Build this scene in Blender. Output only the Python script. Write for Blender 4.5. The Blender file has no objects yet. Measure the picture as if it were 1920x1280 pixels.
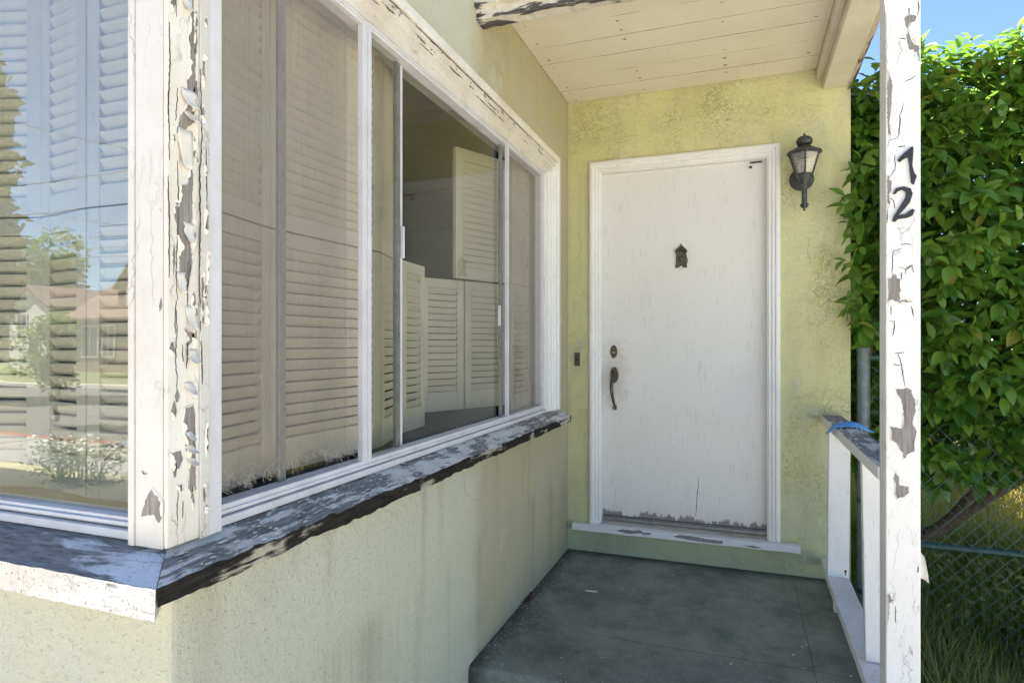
import bpy, bmesh, math, random
from mathutils import Vector, Matrix, noise
R = math.radians
random.seed(7)
SC = bpy.context.scene
COL = SC.collection

# ------------------------------------------------------------------ camera
cam_d = bpy.data.cameras.new('camera'); cam = bpy.data.objects.new('camera', cam_d); COL.objects.link(cam)
cam_d.sensor_width = 36.0; cam_d.lens = 36.0 * 1162.4 / 1920.0
cam_d.shift_y = 4.2 / 1920.0
cam.location = (0.98, -3.612, 1.2306)
cam.rotation_euler = (R(90), 0, R(20.33))
cam_d.clip_start = 0.05; cam_d.clip_end = 3000
SC.camera = cam

# ------------------------------------------------------------------ sky and sun
SUN_EL, SUN_AZ = 60.0, -62.0          # azimuth from +Y (behind the house) towards +X
world = bpy.data.worlds.new('World'); SC.world = world; world.use_nodes = True
wn = world.node_tree; wn.nodes.clear()
sky = wn.nodes.new('ShaderNodeTexSky'); sky.sky_type = 'NISHITA'; sky.sun_disc = False
sky.sun_elevation = R(SUN_EL); sky.sun_rotation = R(SUN_AZ)
sky.altitude = 0; sky.air_density = 0.75; sky.dust_density = 0.05; sky.ozone_density = 4.0
bg = wn.nodes.new('ShaderNodeBackground'); bg.inputs['Strength'].default_value = 0.053
wo = wn.nodes.new('ShaderNodeOutputWorld')
wn.links.new(sky.outputs[0], bg.inputs[0]); wn.links.new(bg.outputs[0], wo.inputs[0])
sd = bpy.data.lights.new('sun', 'SUN'); sd.energy = 5.0; sd.angle = R(0.53); sd.color = (1.0, 0.93, 0.82)
sun = bpy.data.objects.new('sun', sd); COL.objects.link(sun)
sdir = Vector((math.sin(R(SUN_AZ)) * math.cos(R(SUN_EL)), math.cos(R(SUN_AZ)) * math.cos(R(SUN_EL)), math.sin(R(SUN_EL))))
sun.rotation_euler = (-sdir).to_track_quat('-Z', 'Y').to_euler()
sun.location = (0, 0, 12)
vs = SC.view_settings
vs.view_transform = 'Standard'; vs.look = 'None'; vs.gamma = 1.0; vs.use_curve_mapping = False
vs.exposure = 2.68
cy = SC.cycles
cy.max_bounces = 12; cy.diffuse_bounces = 6; cy.glossy_bounces = 5; cy.transparent_max_bounces = 24; cy.transmission_bounces = 8
cy.use_denoising = True

# ------------------------------------------------------------------ node helpers
class NT:
    def __init__(s, name):
        s.m = bpy.data.materials.new(name); s.m.use_nodes = True
        s.t = s.m.node_tree; s.t.nodes.clear()
        s.out = s.t.nodes.new('ShaderNodeOutputMaterial')
    def n(s, typ, props=None, **ins):
        nd = s.t.nodes.new(typ)
        for k, v in (props or {}).items(): setattr(nd, k, v)
        for k, v in ins.items():
            k2 = k.replace('_', ' ')
            sock = nd.inputs[int(k[1:])] if (k[0] == 'i' and k[1:].isdigit()) else nd.inputs[k2]
            s.set(sock, v)
        return nd
    def set(s, sock, v):
        if isinstance(v, bpy.types.Node): s.t.links.new(v.outputs[0], sock)
        elif isinstance(v, bpy.types.NodeSocket): s.t.links.new(v, sock)
        else:
            if isinstance(v, tuple) and len(v) == 3 and sock.type == 'RGBA': v = v + (1,)
            sock.default_value = v
    def coord(s, scale=(1, 1, 1)):
        tc = s.n('ShaderNodeTexCoord'); mp = s.n('ShaderNodeMapping')
        s.t.links.new(tc.outputs['Object'], mp.inputs[0]); mp.inputs['Scale'].default_value = scale
        return mp
    def noise(s, vec, scale, detail=6, rough=0.6, dist=0.0):
        return s.n('ShaderNodeTexNoise', Vector=vec, Scale=scale, Detail=detail, Roughness=rough, Distortion=dist).outputs[0]
    def ramp(s, fac, stops, interp='LINEAR'):
        r = s.t.nodes.new('ShaderNodeValToRGB'); s.set(r.inputs[0], fac); cr = r.color_ramp; cr.interpolation = interp
        while len(cr.elements) < len(stops): cr.elements.new(0.5)
        for e, (p, c) in zip(cr.elements, stops):
            e.position = p; e.color = (c, c, c, 1) if not isinstance(c, tuple) else c + (1,)
        return r.outputs[0]
    def mix(s, fac, a, b, blend='MIX'):
        m = s.t.nodes.new('ShaderNodeMix'); m.data_type = 'RGBA'; m.blend_type = blend
        s.set(m.inputs[0], fac); s.set(m.inputs[6], a); s.set(m.inputs[7], b); return m.outputs[2]
    def math(s, op, a, b=0.0, c=0.0):
        m = s.t.nodes.new('ShaderNodeMath'); m.operation = op
        s.set(m.inputs[0], a); s.set(m.inputs[1], b); s.set(m.inputs[2], c); return m.outputs[0]
    def bump(s, h, strength=1.0, dist=0.002, normal=None):
        b = s.n('ShaderNodeBump', Height=h, Strength=strength, Distance=dist)
        if normal is not None: s.t.links.new(normal, b.inputs['Normal'])
        return b.outputs[0]
    def pbr(s, color, rough=0.6, normal=None, metal=0.0, spec=0.5, **kw):
        p = s.t.nodes.new('ShaderNodeBsdfPrincipled')
        s.set(p.inputs['Base Color'], color); s.set(p.inputs['Roughness'], rough); s.set(p.inputs['Metallic'], metal)
        s.set(p.inputs['Specular IOR Level'], spec)
        for k, v in kw.items(): s.set(p.inputs[k.replace('_', ' ')], v)
        if normal is not None: s.t.links.new(normal, p.inputs['Normal'])
        return p.outputs[0]
    def done(s, sh):
        s.t.links.new(sh, s.out.inputs[0]); return s.m
    def sep(s, vec):
        x = s.t.nodes.new('ShaderNodeSeparateXYZ'); s.set(x.inputs[0], vec); return x.outputs

GRAIN = {'x': (0.12, 1, 1), 'y': (1, 0.12, 1), 'z': (1, 1, 0.12)}

def peel_paint(name, paint=(.80, .79, .76), wood=(.20, .185, .17), amount=0.40, axis='z', scale=9.0, dirt=.25,
               dirtcol=(.45, .38, .28), crack=0.5, rough=.45, thick=.0012, soft=.012, wood2=(.33, .31, .29), specks=0.0, cscale=22.0):
    """old oil paint: flakes missing by noise, hairline cracks along the grain, dirty film; grey wood where it is gone"""
    t = NT(name); g = t.coord(GRAIN[axis]); o = t.coord()
    n1 = t.noise(g, scale * 2.2, 9, .68, .3)
    n2 = t.noise(o, scale * .35, 4, .6)
    nn = t.math('MULTIPLY_ADD', n2, .55, t.math('MULTIPLY', n1, .6))
    bare = t.ramp(nn, [(amount, 1.0), (amount + soft, 0.0)])
    warp = t.n('ShaderNodeVectorMath', {'operation': 'ADD'})
    nz = t.n('ShaderNodeTexNoise', Vector=o, Scale=30.0, Detail=4.0)
    sc = t.n('ShaderNodeVectorMath', {'operation': 'SCALE'}, i0=nz.outputs[1]); sc.inputs['Scale'].default_value = .03
    t.set(warp.inputs[0], g); t.set(warp.inputs[1], sc)
    vo = t.n('ShaderNodeTexVoronoi', {'feature': 'DISTANCE_TO_EDGE'}, Vector=warp, Scale=cscale)
    cr = t.ramp(vo.outputs[0], [(0.0, 1.0), (.028, 0.0)])
    crm = t.math('MULTIPLY', cr, t.ramp(t.noise(o, 7, 4), [(.47, 0.0), (.62, crack)]))
    fine = t.noise(t.coord(tuple(c * (1 if c < 1 else 1) for c in GRAIN[axis])), 240, 3, .6)
    hair = t.math('MULTIPLY', t.ramp(fine, [(.60, 0.0), (.70, 1.0)]), t.ramp(t.noise(o, 4, 3), [(.45, 0.0), (.65, .6)]))
    dn = t.ramp(t.noise(o, 3.2, 8, .7), [(.35, 0.0), (.75, 1.0)])
    pc = t.mix(t.math('MULTIPLY', dn, dirt), paint, dirtcol)
    sp = t.ramp(t.noise(o, 150, 3, .6), [(.66 - .12 * specks, 0.0), (.72 - .12 * specks, 1.0)])
    pc = t.mix(t.math('MULTIPLY', sp, .25 + specks), pc, (.12, .11, .10))
    pc = t.mix(t.math('MULTIPLY', t.math('MAXIMUM', crm, hair), .75), pc, (.16, .14, .12))
    wg = t.noise(g, 130, 5, .7)
    wc = t.mix(t.ramp(wg, [(.3, 0.0), (.7, 1.0)]), wood, wood2)
    col = t.mix(bare, pc, wc)
    h = t.math('SUBTRACT', t.math('SUBTRACT', 1.0, bare), t.math('MULTIPLY', t.math('MAXIMUM', crm, hair), .7))
    h = t.math('ADD', h, t.math('MULTIPLY', wg, t.math('MULTIPLY_ADD', bare, .5, .12)))
    nrm = t.bump(h, 1.0, thick)
    return t.done(t.pbr(col, t.math('MULTIPLY_ADD', bare, .40, rough), nrm, spec=t.math('MULTIPLY_ADD', bare, -.32, .4)))

def stucco(name, base, alt, grey=(.46, .46, .42), stain=(.36, .33, .22), wk=(.46, .68, .8, .28, .22)):
    t = NT(name); o = t.coord()
    worm = t.noise(o, 38, 4, .6, 1.6)
    w1 = t.ramp(worm, [(.48, 0.0), (.5, 1.0), (.52, 0.0)])
    where = t.ramp(t.noise(o, 3.0, 4), [(wk[0], .04), (wk[1], wk[2])])
    f1 = t.noise(o, 190, 6, .75); f2 = t.noise(o, 40, 5, .6)
    pits = t.ramp(t.noise(o, 75, 2, .5), [(.60, 0.0), (.68, 1.0)])
    big = t.noise(o, 2.4, 7, .62)
    c = t.mix(t.ramp(big, [(.35, 0.0), (.68, 1.0)]), base, alt)
    c = t.mix(t.math('MULTIPLY', t.ramp(t.noise(o, 5.5, 8, .7), [(.54, 0.0), (.70, 1.0)]), .6), c, grey)
    c = t.mix(t.math('MULTIPLY', t.ramp(t.noise(o, 1.7, 9, .72), [(.48, 0.0), (.66, 1.0)]), .26), c, (.36, .33, .23))
    streak = t.noise(t.coord((1, 1, .12)), 9, 5, .6)
    c = t.mix(t.math('MULTIPLY', t.ramp(streak, [(.55, 0.0), (.75, 1.0)]), .32), c, stain)
    c = t.mix(t.math('MULTIPLY', t.ramp(t.noise(o, 55, 6, .7), [(.60, 0.0), (.70, 1.0)]), .4), c, (.62, .62, .55))
    c = t.mix(t.math('MULTIPLY', t.ramp(f1, [(.30, 1.0), (.46, 0.0)]), .28), c, (.14, .13, .07))
    c = t.mix(t.math('MULTIPLY', t.math('MULTIPLY', w1, where), wk[4]), c, (.17, .16, .08))
    h = t.math('MULTIPLY_ADD', f1, .35, t.math('MULTIPLY', f2, .8))
    h = t.math('SUBTRACT', h, t.math('MULTIPLY', t.math('MULTIPLY', w1, where), wk[3]))
    h = t.math('SUBTRACT', h, t.math('MULTIPLY', pits, .2))
    return t, c, t.bump(h, 1.0, .009)

def finish_stucco(t, c, nrm): return t.done(t.pbr(c, .9, nrm, spec=.2))

M = {}
# house stucco: yellow green, cooler light tinted mint low on the door wall, soot streaks near the porch eave
t, c, n_ = stucco('stucco_side', (.485, .44, .27), (.48, .445, .325), wk=(.52, .74, .6, .14, .12))
o = t.coord(); xyz = t.sep(o)
# paler zone outside of the porch roof, with a ragged edge
bl = t.ramp(t.math('ADD', xyz[1], t.math('MULTIPLY', t.noise(o, 9, 5), .12)), [(.0, 0.0), (1.0, 0.0)])
out = t.ramp(t.math('MULTIPLY_ADD', xyz[1], -1.0, t.math('MULTIPLY', t.noise(o, 7, 6), .10)), [(0.0, 0.0), (1.0, 0.0)])
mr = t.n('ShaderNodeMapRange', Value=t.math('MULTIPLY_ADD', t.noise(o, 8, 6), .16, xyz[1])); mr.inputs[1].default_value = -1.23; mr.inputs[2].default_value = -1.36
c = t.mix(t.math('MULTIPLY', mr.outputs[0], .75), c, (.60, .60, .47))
mr2 = t.n('ShaderNodeMapRange', Value=t.math('MULTIPLY_ADD', t.noise(o, 12, 6), .14, xyz[1])); mr2.inputs[1].default_value = -.78; mr2.inputs[2].default_value = -.66
m3 = t.n('ShaderNodeMapRange', Value=t.math('MULTIPLY_ADD', t.noise(o, 5, 4), .3, xyz[2])); m3.inputs[1].default_value = 2.34; m3.inputs[2].default_value = 2.5
# soot under the fascia end
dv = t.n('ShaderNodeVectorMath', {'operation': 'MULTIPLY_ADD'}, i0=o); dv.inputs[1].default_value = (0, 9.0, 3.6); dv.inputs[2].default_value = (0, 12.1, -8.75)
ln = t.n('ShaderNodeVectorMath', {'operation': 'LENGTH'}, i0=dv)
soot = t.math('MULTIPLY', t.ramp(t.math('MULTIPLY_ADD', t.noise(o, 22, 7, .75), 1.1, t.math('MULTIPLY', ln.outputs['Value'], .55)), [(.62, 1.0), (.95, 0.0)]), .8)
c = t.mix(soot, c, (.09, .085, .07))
# rain stains run down from the sill
st = t.math('MULTIPLY', t.ramp(t.noise(t.coord((1, 1, .06)), 5.0, 4, .6), [(.50, 0.0), (.66, .55)]), t.ramp(t.math('MULTIPLY', xyz[2], 1.0), [(.0, 0.0), (.35, .4), (.78, 1.0), (.85, 0.0)]))
c = t.mix(st, c, (.30, .26, .18))
# single drip stains under the rotten sill: brown runs that fade downwards
for (sy, sw, sl, amt) in ((-1.80, .022, .55, .75), (-1.68, .035, .40, .5), (-2.30, .03, .35, .45), (-1.15, .03, .45, .4), (-2.68, .05, .5, .5), (-.72, .03, .6, .35)):
    yy = t.math('MULTIPLY', t.math('ABSOLUTE', t.math('ADD', t.math('MULTIPLY_ADD', t.noise(t.coord((1, 1, .5)), 14, 5, .7), .06, xyz[1]), -sy - .03)), 1 / sw)
    zz = t.math('MULTIPLY', t.math('SUBTRACT', .80 + .36, xyz[2]), 1 / sl)
    run = t.math('MULTIPLY', t.ramp(yy, [(0.0, 1.0), (1.0, 0.0)]), t.math('MULTIPLY', t.math('GREATER_THAN', zz, -.05), t.ramp(zz, [(0.0, 1.0), (1.0, 0.0)])))
    c = t.mix(t.math('MULTIPLY', run, amt * .55), c, (.25, .20, .12))
c = t.mix(t.math('MULTIPLY', t.ramp(t.noise(o, 3.1, 9, .75), [(.57, 0.0), (.66, 1.0)]), .45), c, (.60, .60, .53))
M['stucco_side'] = finish_stucco(t, c, n_)

t, c, n_ = stucco('stucco_door', (.64, .61, .30), (.64, .625, .37), wk=(.44, .66, 1.0, .30, .26))
o = t.coord(); xyz = t.sep(o)
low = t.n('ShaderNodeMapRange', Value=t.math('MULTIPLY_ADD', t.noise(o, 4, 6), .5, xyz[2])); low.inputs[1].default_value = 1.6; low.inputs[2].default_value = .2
c = t.mix(t.math('MULTIPLY', low.outputs[0], .6), c, (.50, .56, .41))  # mint tint towards the foot puts the cooler light into the colour
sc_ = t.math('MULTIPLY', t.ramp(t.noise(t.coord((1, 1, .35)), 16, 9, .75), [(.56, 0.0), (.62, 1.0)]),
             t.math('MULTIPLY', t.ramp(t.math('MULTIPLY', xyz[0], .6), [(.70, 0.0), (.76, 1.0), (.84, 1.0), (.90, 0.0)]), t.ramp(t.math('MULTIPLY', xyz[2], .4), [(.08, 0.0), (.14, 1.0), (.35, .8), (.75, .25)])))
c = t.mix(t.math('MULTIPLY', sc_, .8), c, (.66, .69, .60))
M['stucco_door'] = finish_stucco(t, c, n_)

M['post_paint'] = peel_paint('post_paint', (.82, .80, .76), amount=.255, axis='z', scale=7, dirt=.35, dirtcol=(.55, .46, .34), crack=.8)
M['corner_paint'] = peel_paint('corner_paint', (.80, .77, .71), amount=.405, axis='z', scale=12, dirt=.65, dirtcol=(.50, .40, .27), crack=.9, specks=.1)
M['corner_front'] = peel_paint('corner_front', (.64, .62, .59), amount=.30, axis='z', scale=9, dirt=.6, dirtcol=(.45, .39, .30), crack=.7)
M['trim_paint'] = peel_paint('trim_paint', (.80, .77, .71), amount=.27, axis='y', scale=9, dirt=.5, dirtcol=(.45, .36, .25), crack=.5)
M['head_paint'] = peel_paint('head_paint', (.73, .69, .62), amount=.37, axis='y', scale=12, dirt=.7, dirtcol=(.42, .33, .22), crack=1.0, wood=(.12, .10, .08), wood2=(.30, .25, .19))
M['jamb_paint'] = peel_paint('jamb_paint', (.82, .81, .80), amount=.22, axis='z', scale=8, dirt=.25, dirtcol=(.5, .45, .38), crack=.2)
M['door_trim'] = peel_paint('door_trim', (.83, .82, .79), amount=.22, axis='z', scale=8, dirt=.3, dirtcol=(.52, .46, .36), crack=.2)
M['sill_top'] = peel_paint('sill_top', (.72, .72, .70), amount=.555, axis='y', scale=15, dirt=.5, dirtcol=(.34, .33, .30), crack=.9, wood=(.12, .115, .108), wood2=(.36, .345, .33), soft=.03, specks=.35)
M['sill_top_x'] = peel_paint('sill_top_x', (.70, .71, .72), amount=.60, axis='x', scale=10, dirt=.5, dirtcol=(.34, .33, .30), crack=.9, wood=(.105, .10, .095), wood2=(.36, .35, .335), soft=.04, specks=.4)
M['sill_rot'] = peel_paint('sill_rot', (.50, .46, .38), amount=.635, axis='y', scale=8, dirt=.9, dirtcol=(.2, .17, .12), crack=.9, wood=(.008, .0075, .007), wood2=(.040, .036, .031), soft=.03, thick=.003, specks=.3)
M['sill_face'] = peel_paint('sill_face', (.78, .76, .73), amount=.475, axis='x', scale=9, dirt=.8, dirtcol=(.40, .34, .26), crack=.6, wood=(.10, .09, .08), soft=.05, specks=.5)
M['rail_paint'] = peel_paint('rail_paint', (.80, .79, .77), amount=.22, axis='z', scale=8, dirt=.25, dirtcol=(.52, .45, .36), crack=.3)
M['rail_top'] = peel_paint('rail_top', (.74, .73, .71), amount=.60, axis='y', scale=11, dirt=.6, dirtcol=(.3, .28, .25), crack=.8, wood=(.15, .145, .14), wood2=(.42, .40, .38), soft=.04, specks=.5)
M['rail_low'] = peel_paint('rail_low', (.76, .75, .74), amount=.36, axis='y', scale=11, dirt=.35, dirtcol=(.3, .28, .25), crack=.4, specks=.40, soft=.04)
M['fascia'] = peel_paint('fascia', (.74, .69, .60), amount=.575, axis='x', scale=6, dirt=.6, dirtcol=(.25, .20, .14), crack=1.0, wood=(.035, .035, .033), wood2=(.17, .155, .14), thick=.003)
M['rake'] = peel_paint('rake', (.66, .60, .50), amount=.55, axis='y', scale=8, dirt=.7, dirtcol=(.30, .22, .14), crack=1.0, wood=(.16, .10, .06), wood2=(.30, .22, .15))
M['soffit'] = peel_paint('soffit', (.78, .71, .60), amount=.20, axis='x', scale=6, dirt=.3, dirtcol=(.5, .38, .25), crack=.15)
M['beam'] = peel_paint('beam', (.72, .68, .58), amount=.25, axis='y', scale=7, dirt=.45, dirtcol=(.45, .30, .16), crack=.3)
M['door_sill'] = peel_paint('door_sill', (.80, .79, .77), amount=.43, axis='x', scale=5, dirt=.25, dirtcol=(.5, .45, .36), crack=.3, wood=(.17, .17, .175), wood2=(.33, .33, .33))
M['threshold'] = peel_paint('threshold', (.52, .47, .40), amount=.45, axis='x', scale=9, dirt=.7, dirtcol=(.2, .17, .13), crack=.5, wood=(.10, .09, .08))
M['shutter'] = peel_paint('shutter', (.62, .565, .45), amount=.18, axis='z', scale=6, dirt=.5, dirtcol=(.34, .27, .17), crack=.1)
M['gutterwood'] = M['beam']

# front door: white paint, fine vertical checks, bare edge at the foot
t = NT('door_paint'); g = t.coord((1, 1, .035)); o = t.coord(); xyz = t.sep(o)
fine = t.noise(g, 210, 3, .6)
chk = t.math('MULTIPLY', t.ramp(fine, [(.60, 0.0), (.66, 1.0)]), t.ramp(t.noise(t.coord((1, 1, .3)), 13, 5, .7), [(.40, .05), (.66, 1.0)]))
c = t.mix(t.ramp(t.noise(o, 2.2, 6), [(.3, 0.0), (.75, .6)]), (.76, .74, .70), (.68, .655, .60))
c = t.mix(t.math('MULTIPLY', chk, .65), c, (.34, .29, .23))
gd = t.n('ShaderNodeVectorMath', {'operation': 'MULTIPLY_ADD'}, i0=o); gd.inputs[1].default_value = (7.0, 0, 3.4); gd.inputs[2].default_value = (-7.0 * .262, 0, -3.4 * (1.06 + .36))
gl_ = t.n('ShaderNodeVectorMath', {'operation': 'LENGTH'}, i0=gd)
c = t.mix(t.math('MULTIPLY', t.ramp(t.math('MULTIPLY_ADD', t.noise(o, 30, 6, .7), .9, t.math('MULTIPLY', gl_.outputs['Value'], .6)), [(.55, 1.0), (.95, 0.0)]), .45), c, (.40, .33, .25))
c = t.mix(t.math('MULTIPLY', t.ramp(t.noise(t.coord((1, 1, .4)), 11, 9, .75), [(.62, 0.0), (.74, 1.0)]), .30), c, (.50, .44, .36))
foot = t.math('ADD', t.math('ADD', xyz[2], -.36), t.math('MULTIPLY', t.noise(t.coord((1, 1, .25)), 26, 8, .75), .17))
foot = t.math('ADD', foot, t.math('MULTIPLY', t.ramp(t.noise(t.coord((1, 1, .05)), 4.5, 4, .7), [(.35, 0.0), (.65, 1.0)]), .055))
bare = t.ramp(foot, [(.335, 1.0), (.341, 0.0)])
c = t.mix(t.math('MULTIPLY', t.ramp(foot, [(.30, .7), (.42, 0.0)]), .5), c, (.55, .50, .44))
c = t.mix(bare, c, t.mix(t.noise(g, 120, 4), (.16, .14, .13), (.36, .33, .32)))
h = t.math('SUBTRACT', t.math('MULTIPLY', t.noise(g, 60, 4), .35), t.math('ADD', t.math('MULTIPLY', chk, .8), bare))
M['door_paint'] = t.done(t.pbr(c, .42, t.bump(h, .8, .0012), spec=.4))

# porch slab: old green grey paint on concrete, dusty, flecked
t = NT('porch_floor'); o = t.coord()
big = t.noise(o, 2.6, 8, .68); mid = t.noise(o, 16, 8, .7); fi = t.noise(o, 220, 4, .7)
c = t.mix(t.ramp(big, [(.36, 0.0), (.64, 1.0)]), (.10, .115, .092), (.26, .27, .225))
c = t.mix(t.math('MULTIPLY', t.ramp(mid, [(.45, 0.0), (.70, 1.0)]), .6), c, (.30, .29, .25))
c = t.mix(t.math('MULTIPLY', t.ramp(t.noise(o, 7, 8, .75), [(.50, 0.0), (.66, 1.0)]), .55), c, (.075, .085, .07))
c = t.mix(t.math('MULTIPLY', t.ramp(t.noise(o, 4.2, 5, .6), [(.56, 0.0), (.70, 1.0)]), .5), c, (.065, .095, .075))
c = t.mix(t.math('MULTIPLY', t.ramp(fi, [(.50, 0.0), (.66, 1.0)]), .55), c, (.34, .34, .29))
c = t.mix(t.math('MULTIPLY', t.ramp(t.noise(o, 120, 4, .7), [(.34, 1.0), (.46, 0.0)]), .5), c, (.05, .055, .045))
c = t.mix(t.ramp(t.noise(o, 70, 2, .5), [(.755, 0.0), (.765, .8)]), c, (.55, .54, .50))
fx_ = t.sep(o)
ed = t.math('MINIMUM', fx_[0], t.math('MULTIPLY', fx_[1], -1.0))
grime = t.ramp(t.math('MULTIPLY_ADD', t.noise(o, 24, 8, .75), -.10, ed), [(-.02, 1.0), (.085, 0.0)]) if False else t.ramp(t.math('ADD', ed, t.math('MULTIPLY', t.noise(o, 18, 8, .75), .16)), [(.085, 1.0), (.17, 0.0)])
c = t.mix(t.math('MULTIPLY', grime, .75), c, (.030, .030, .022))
h = t.math('MULTIPLY_ADD', fi, .5, mid)
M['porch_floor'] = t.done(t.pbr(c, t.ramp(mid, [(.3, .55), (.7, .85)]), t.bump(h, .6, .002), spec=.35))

def simple(name, col, rough=.5, metal=0.0, nz=60, amp=.25, dist=.0006, col2=None, spec=.5, thr=(.4, .7)):
    t = NT(name); o = t.coord(); a = t.noise(o, nz, 6, .65)
    c2 = col2 if col2 else tuple(x * .6 for x in col)
    c = t.mix(t.ramp(a, [(thr[0], 0.0), (thr[1], 1.0)]), col, c2)
    return t.done(t.pbr(c, t.math('MULTIPLY_ADD', a, .3, rough - .12), t.bump(t.noise(o, nz * 3, 4), amp, dist), metal, spec))
M['aluminium'] = simple('aluminium', (.64, .625, .645), .42, 0.0, 9, .1, .0003, (.54, .52, .53))
M['alu_dark'] = simple('alu_dark', (.28, .28, .27), .4, .6, 30, .1, .0003, (.2, .2, .19))
M['bare_wood'] = None
t = NT('bare_wood'); g = t.coord((1, 1, .06)); gr = t.noise(g, 170, 5, .7); o = t.coord()
c = t.mix(t.ramp(gr, [(.3, 0.0), (.7, 1.0)]), (.15, .135, .125), (.35, .32, .30))
c = t.mix(t.ramp(t.noise(o, 40, 5), [(.5, 0.0), (.75, .5)]), c, (.24, .19, .15))
M['bare_wood'] = t.done(t.pbr(c, .85, t.bump(gr, .8, .0015), spec=.2))
M['crack'] = simple('crack', (.07, .06, .05), .9)
M['groove'] = simple('groove', (.20, .14, .085), .95, 0, 40, .3, .001, (.42, .36, .28))
M['joint'] = simple('joint', (.035, .037, .034), .9)
M['dark_ground'] = simple('dark_ground', (.10, .085, .06), .95, 0, 9, 1.0, .02, (.07, .085, .035))
M['paving'] = simple('paving', (.27, .26, .24), .9, 0, 12, .5, .002, (.21, .20, .18))
M['flake'] = simple('flake', (.74, .70, .62), .5, 0, 30, .2, .0004, (.70, .64, .54))
M['iron'] = simple('iron', (.055, .056, .060), .5, .5, 90, .9, .001, (.22, .215, .21), .5, (.5, .72))
M['bronze'] = simple('bronze', (.10, .085, .06), .40, .8, 120, .9, .0008, (.22, .20, .16), .5, (.5, .75))
M['brass'] = simple('brass', (.55, .40, .16), .35, .9)
M['black_paint'] = simple('black_paint', (.018, .018, .02), .5, 0, 160, .8, .0006, (.07, .07, .075), .5, (.5, .72))
M['bulb'] = simple('bulb', (.80, .78, .70), .3)
M['rust'] = simple('rust', (.16, .05, .015), .9, 0, 80, .6, .001, (.06, .02, .01))
M['mask_blue'] = simple('mask_blue', (.10, .33, .66), .8, 0, 200, .6, .0005, (.15, .40, .72))
M['white_cloth'] = simple('white_cloth', (.8, .8, .8), .8)
M['galvanised'] = simple('galvanised', (.20, .245, .255), .5, .2, 30, .2, .0005, (.13, .165, .17))
M['fence_green'] = simple('fence_green', (.022, .075, .060), .4, 0.0, 40, .3, .0005, (.045, .09, .075))
M['bark'] = simple('bark', (.17, .125, .09), .9, 0, 40, 1.0, .006, (.07, .05, .035))
M['stem'] = simple('stem', (.13, .11, .05), .8, 0, 40, .5, .001)
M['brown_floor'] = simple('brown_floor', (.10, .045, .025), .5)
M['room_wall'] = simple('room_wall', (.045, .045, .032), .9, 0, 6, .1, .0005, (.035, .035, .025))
M['roof'] = simple('roof', (.12, .11, .10), .9, 0, 30, .6, .004, (.06, .055, .05))
M['wire'] = simple('wire', (.012, .012, .012), .6)
M['pole_wood'] = simple('pole_wood', (.11, .08, .055), .9, 0, 20, .8, .004)
M['road'] = simple('road', (.085, .085, .085), .9, 0, 50, .5, .004, (.06, .06, .06))
M['concrete'] = simple('concrete', (.60, .57, .51), .9, 0, 12, .5, .002, (.46, .43, .38))
M['lawn'] = simple('lawn', (.42, .38, .25), .95, 0, 8, .8, .01, (.22, .24, .10))
M['far_lawn'] = simple('far_lawn', (.13, .15, .06), .95, 0, 8, .8, .01, (.09, .12, .04))
M['red_paint'] = simple('red_paint', (.30, .09, .06), .6)
M['blue_paint'] = simple('blue_paint', (.05, .16, .55), .6)
M['house_white'] = simple('house_white', (.50, .49, .46), .9, 0, 10, .3, .002, (.62, .6, .55))
M['house_tan'] = simple('house_tan', (.20, .16, .115), .9, 0, 10, .3, .002, (.17, .13, .095))
M['house_grey'] = simple('house_grey', (.14, .14, .11), .9, 0, 10, .3, .002, (.18, .18, .14))
M['roof_red'] = simple('roof_red', (.15, .105, .085), .9, 0, 10, .5, .004, (.13, .08, .06))
M['win_dark'] = simple('win_dark', (.05, .06, .07), .15)
M['blossom'] = simple('blossom', (.82, .80, .74), .7)

# clear window glass: thin pane, Schlick reflection at each face, lets light through
def glass(name, tint=(.905, .915, .90), r0=.022, dirt=.018, dirtcol=(.62, .62, .55)):
    t = NT(name); geo = t.n('ShaderNodeNewGeometry')
    dot = t.n('ShaderNodeVectorMath', {'operation': 'DOT_PRODUCT'}); t.set(dot.inputs[0], geo.outputs['Normal']); t.set(dot.inputs[1], geo.outputs['Incoming'])
    p5 = t.math('POWER', t.math('SUBTRACT', 1.0, t.math('ABSOLUTE', dot.outputs['Value'])), 5.0)
    F = t.math('MULTIPLY_ADD', p5, 1 - r0, r0)
    o = t.coord(); wob = t.bump(t.noise(o, 2.5, 1, .4), .05, .02)
    gl = t.n('ShaderNodeBsdfGlossy', Roughness=0.0); t.set(gl.inputs['Color'], (1, 1, 1)); t.t.links.new(wob, gl.inputs['Normal'])
    tr = t.n('ShaderNodeBsdfTransparent'); t.set(tr.inputs['Color'], tint)
    df = t.n('ShaderNodeBsdfDiffuse'); t.set(df.inputs['Color'], dirtcol)
    dn = t.math('MULTIPLY', t.ramp(t.noise(o, 6, 8, .7), [(.35, .15), (.8, 1.0)]), dirt)
    a = t.n('ShaderNodeMixShader'); t.set(a.inputs[0], dn); t.set(a.inputs[1], tr); t.set(a.inputs[2], df)
    b = t.n('ShaderNodeMixShader'); t.set(b.inputs[0], F); t.set(b.inputs[1], a); t.set(b.inputs[2], gl)
    return t.done(b.outputs[0])
M['glass'] = glass('glass')
M['glass_front'] = glass('glass_front', (.86, .88, .87), .115, .05)
M['lamp_glass'] = glass('lamp_glass', (.93, .91, .87), .06, .5, (.64, .62, .58))

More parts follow.
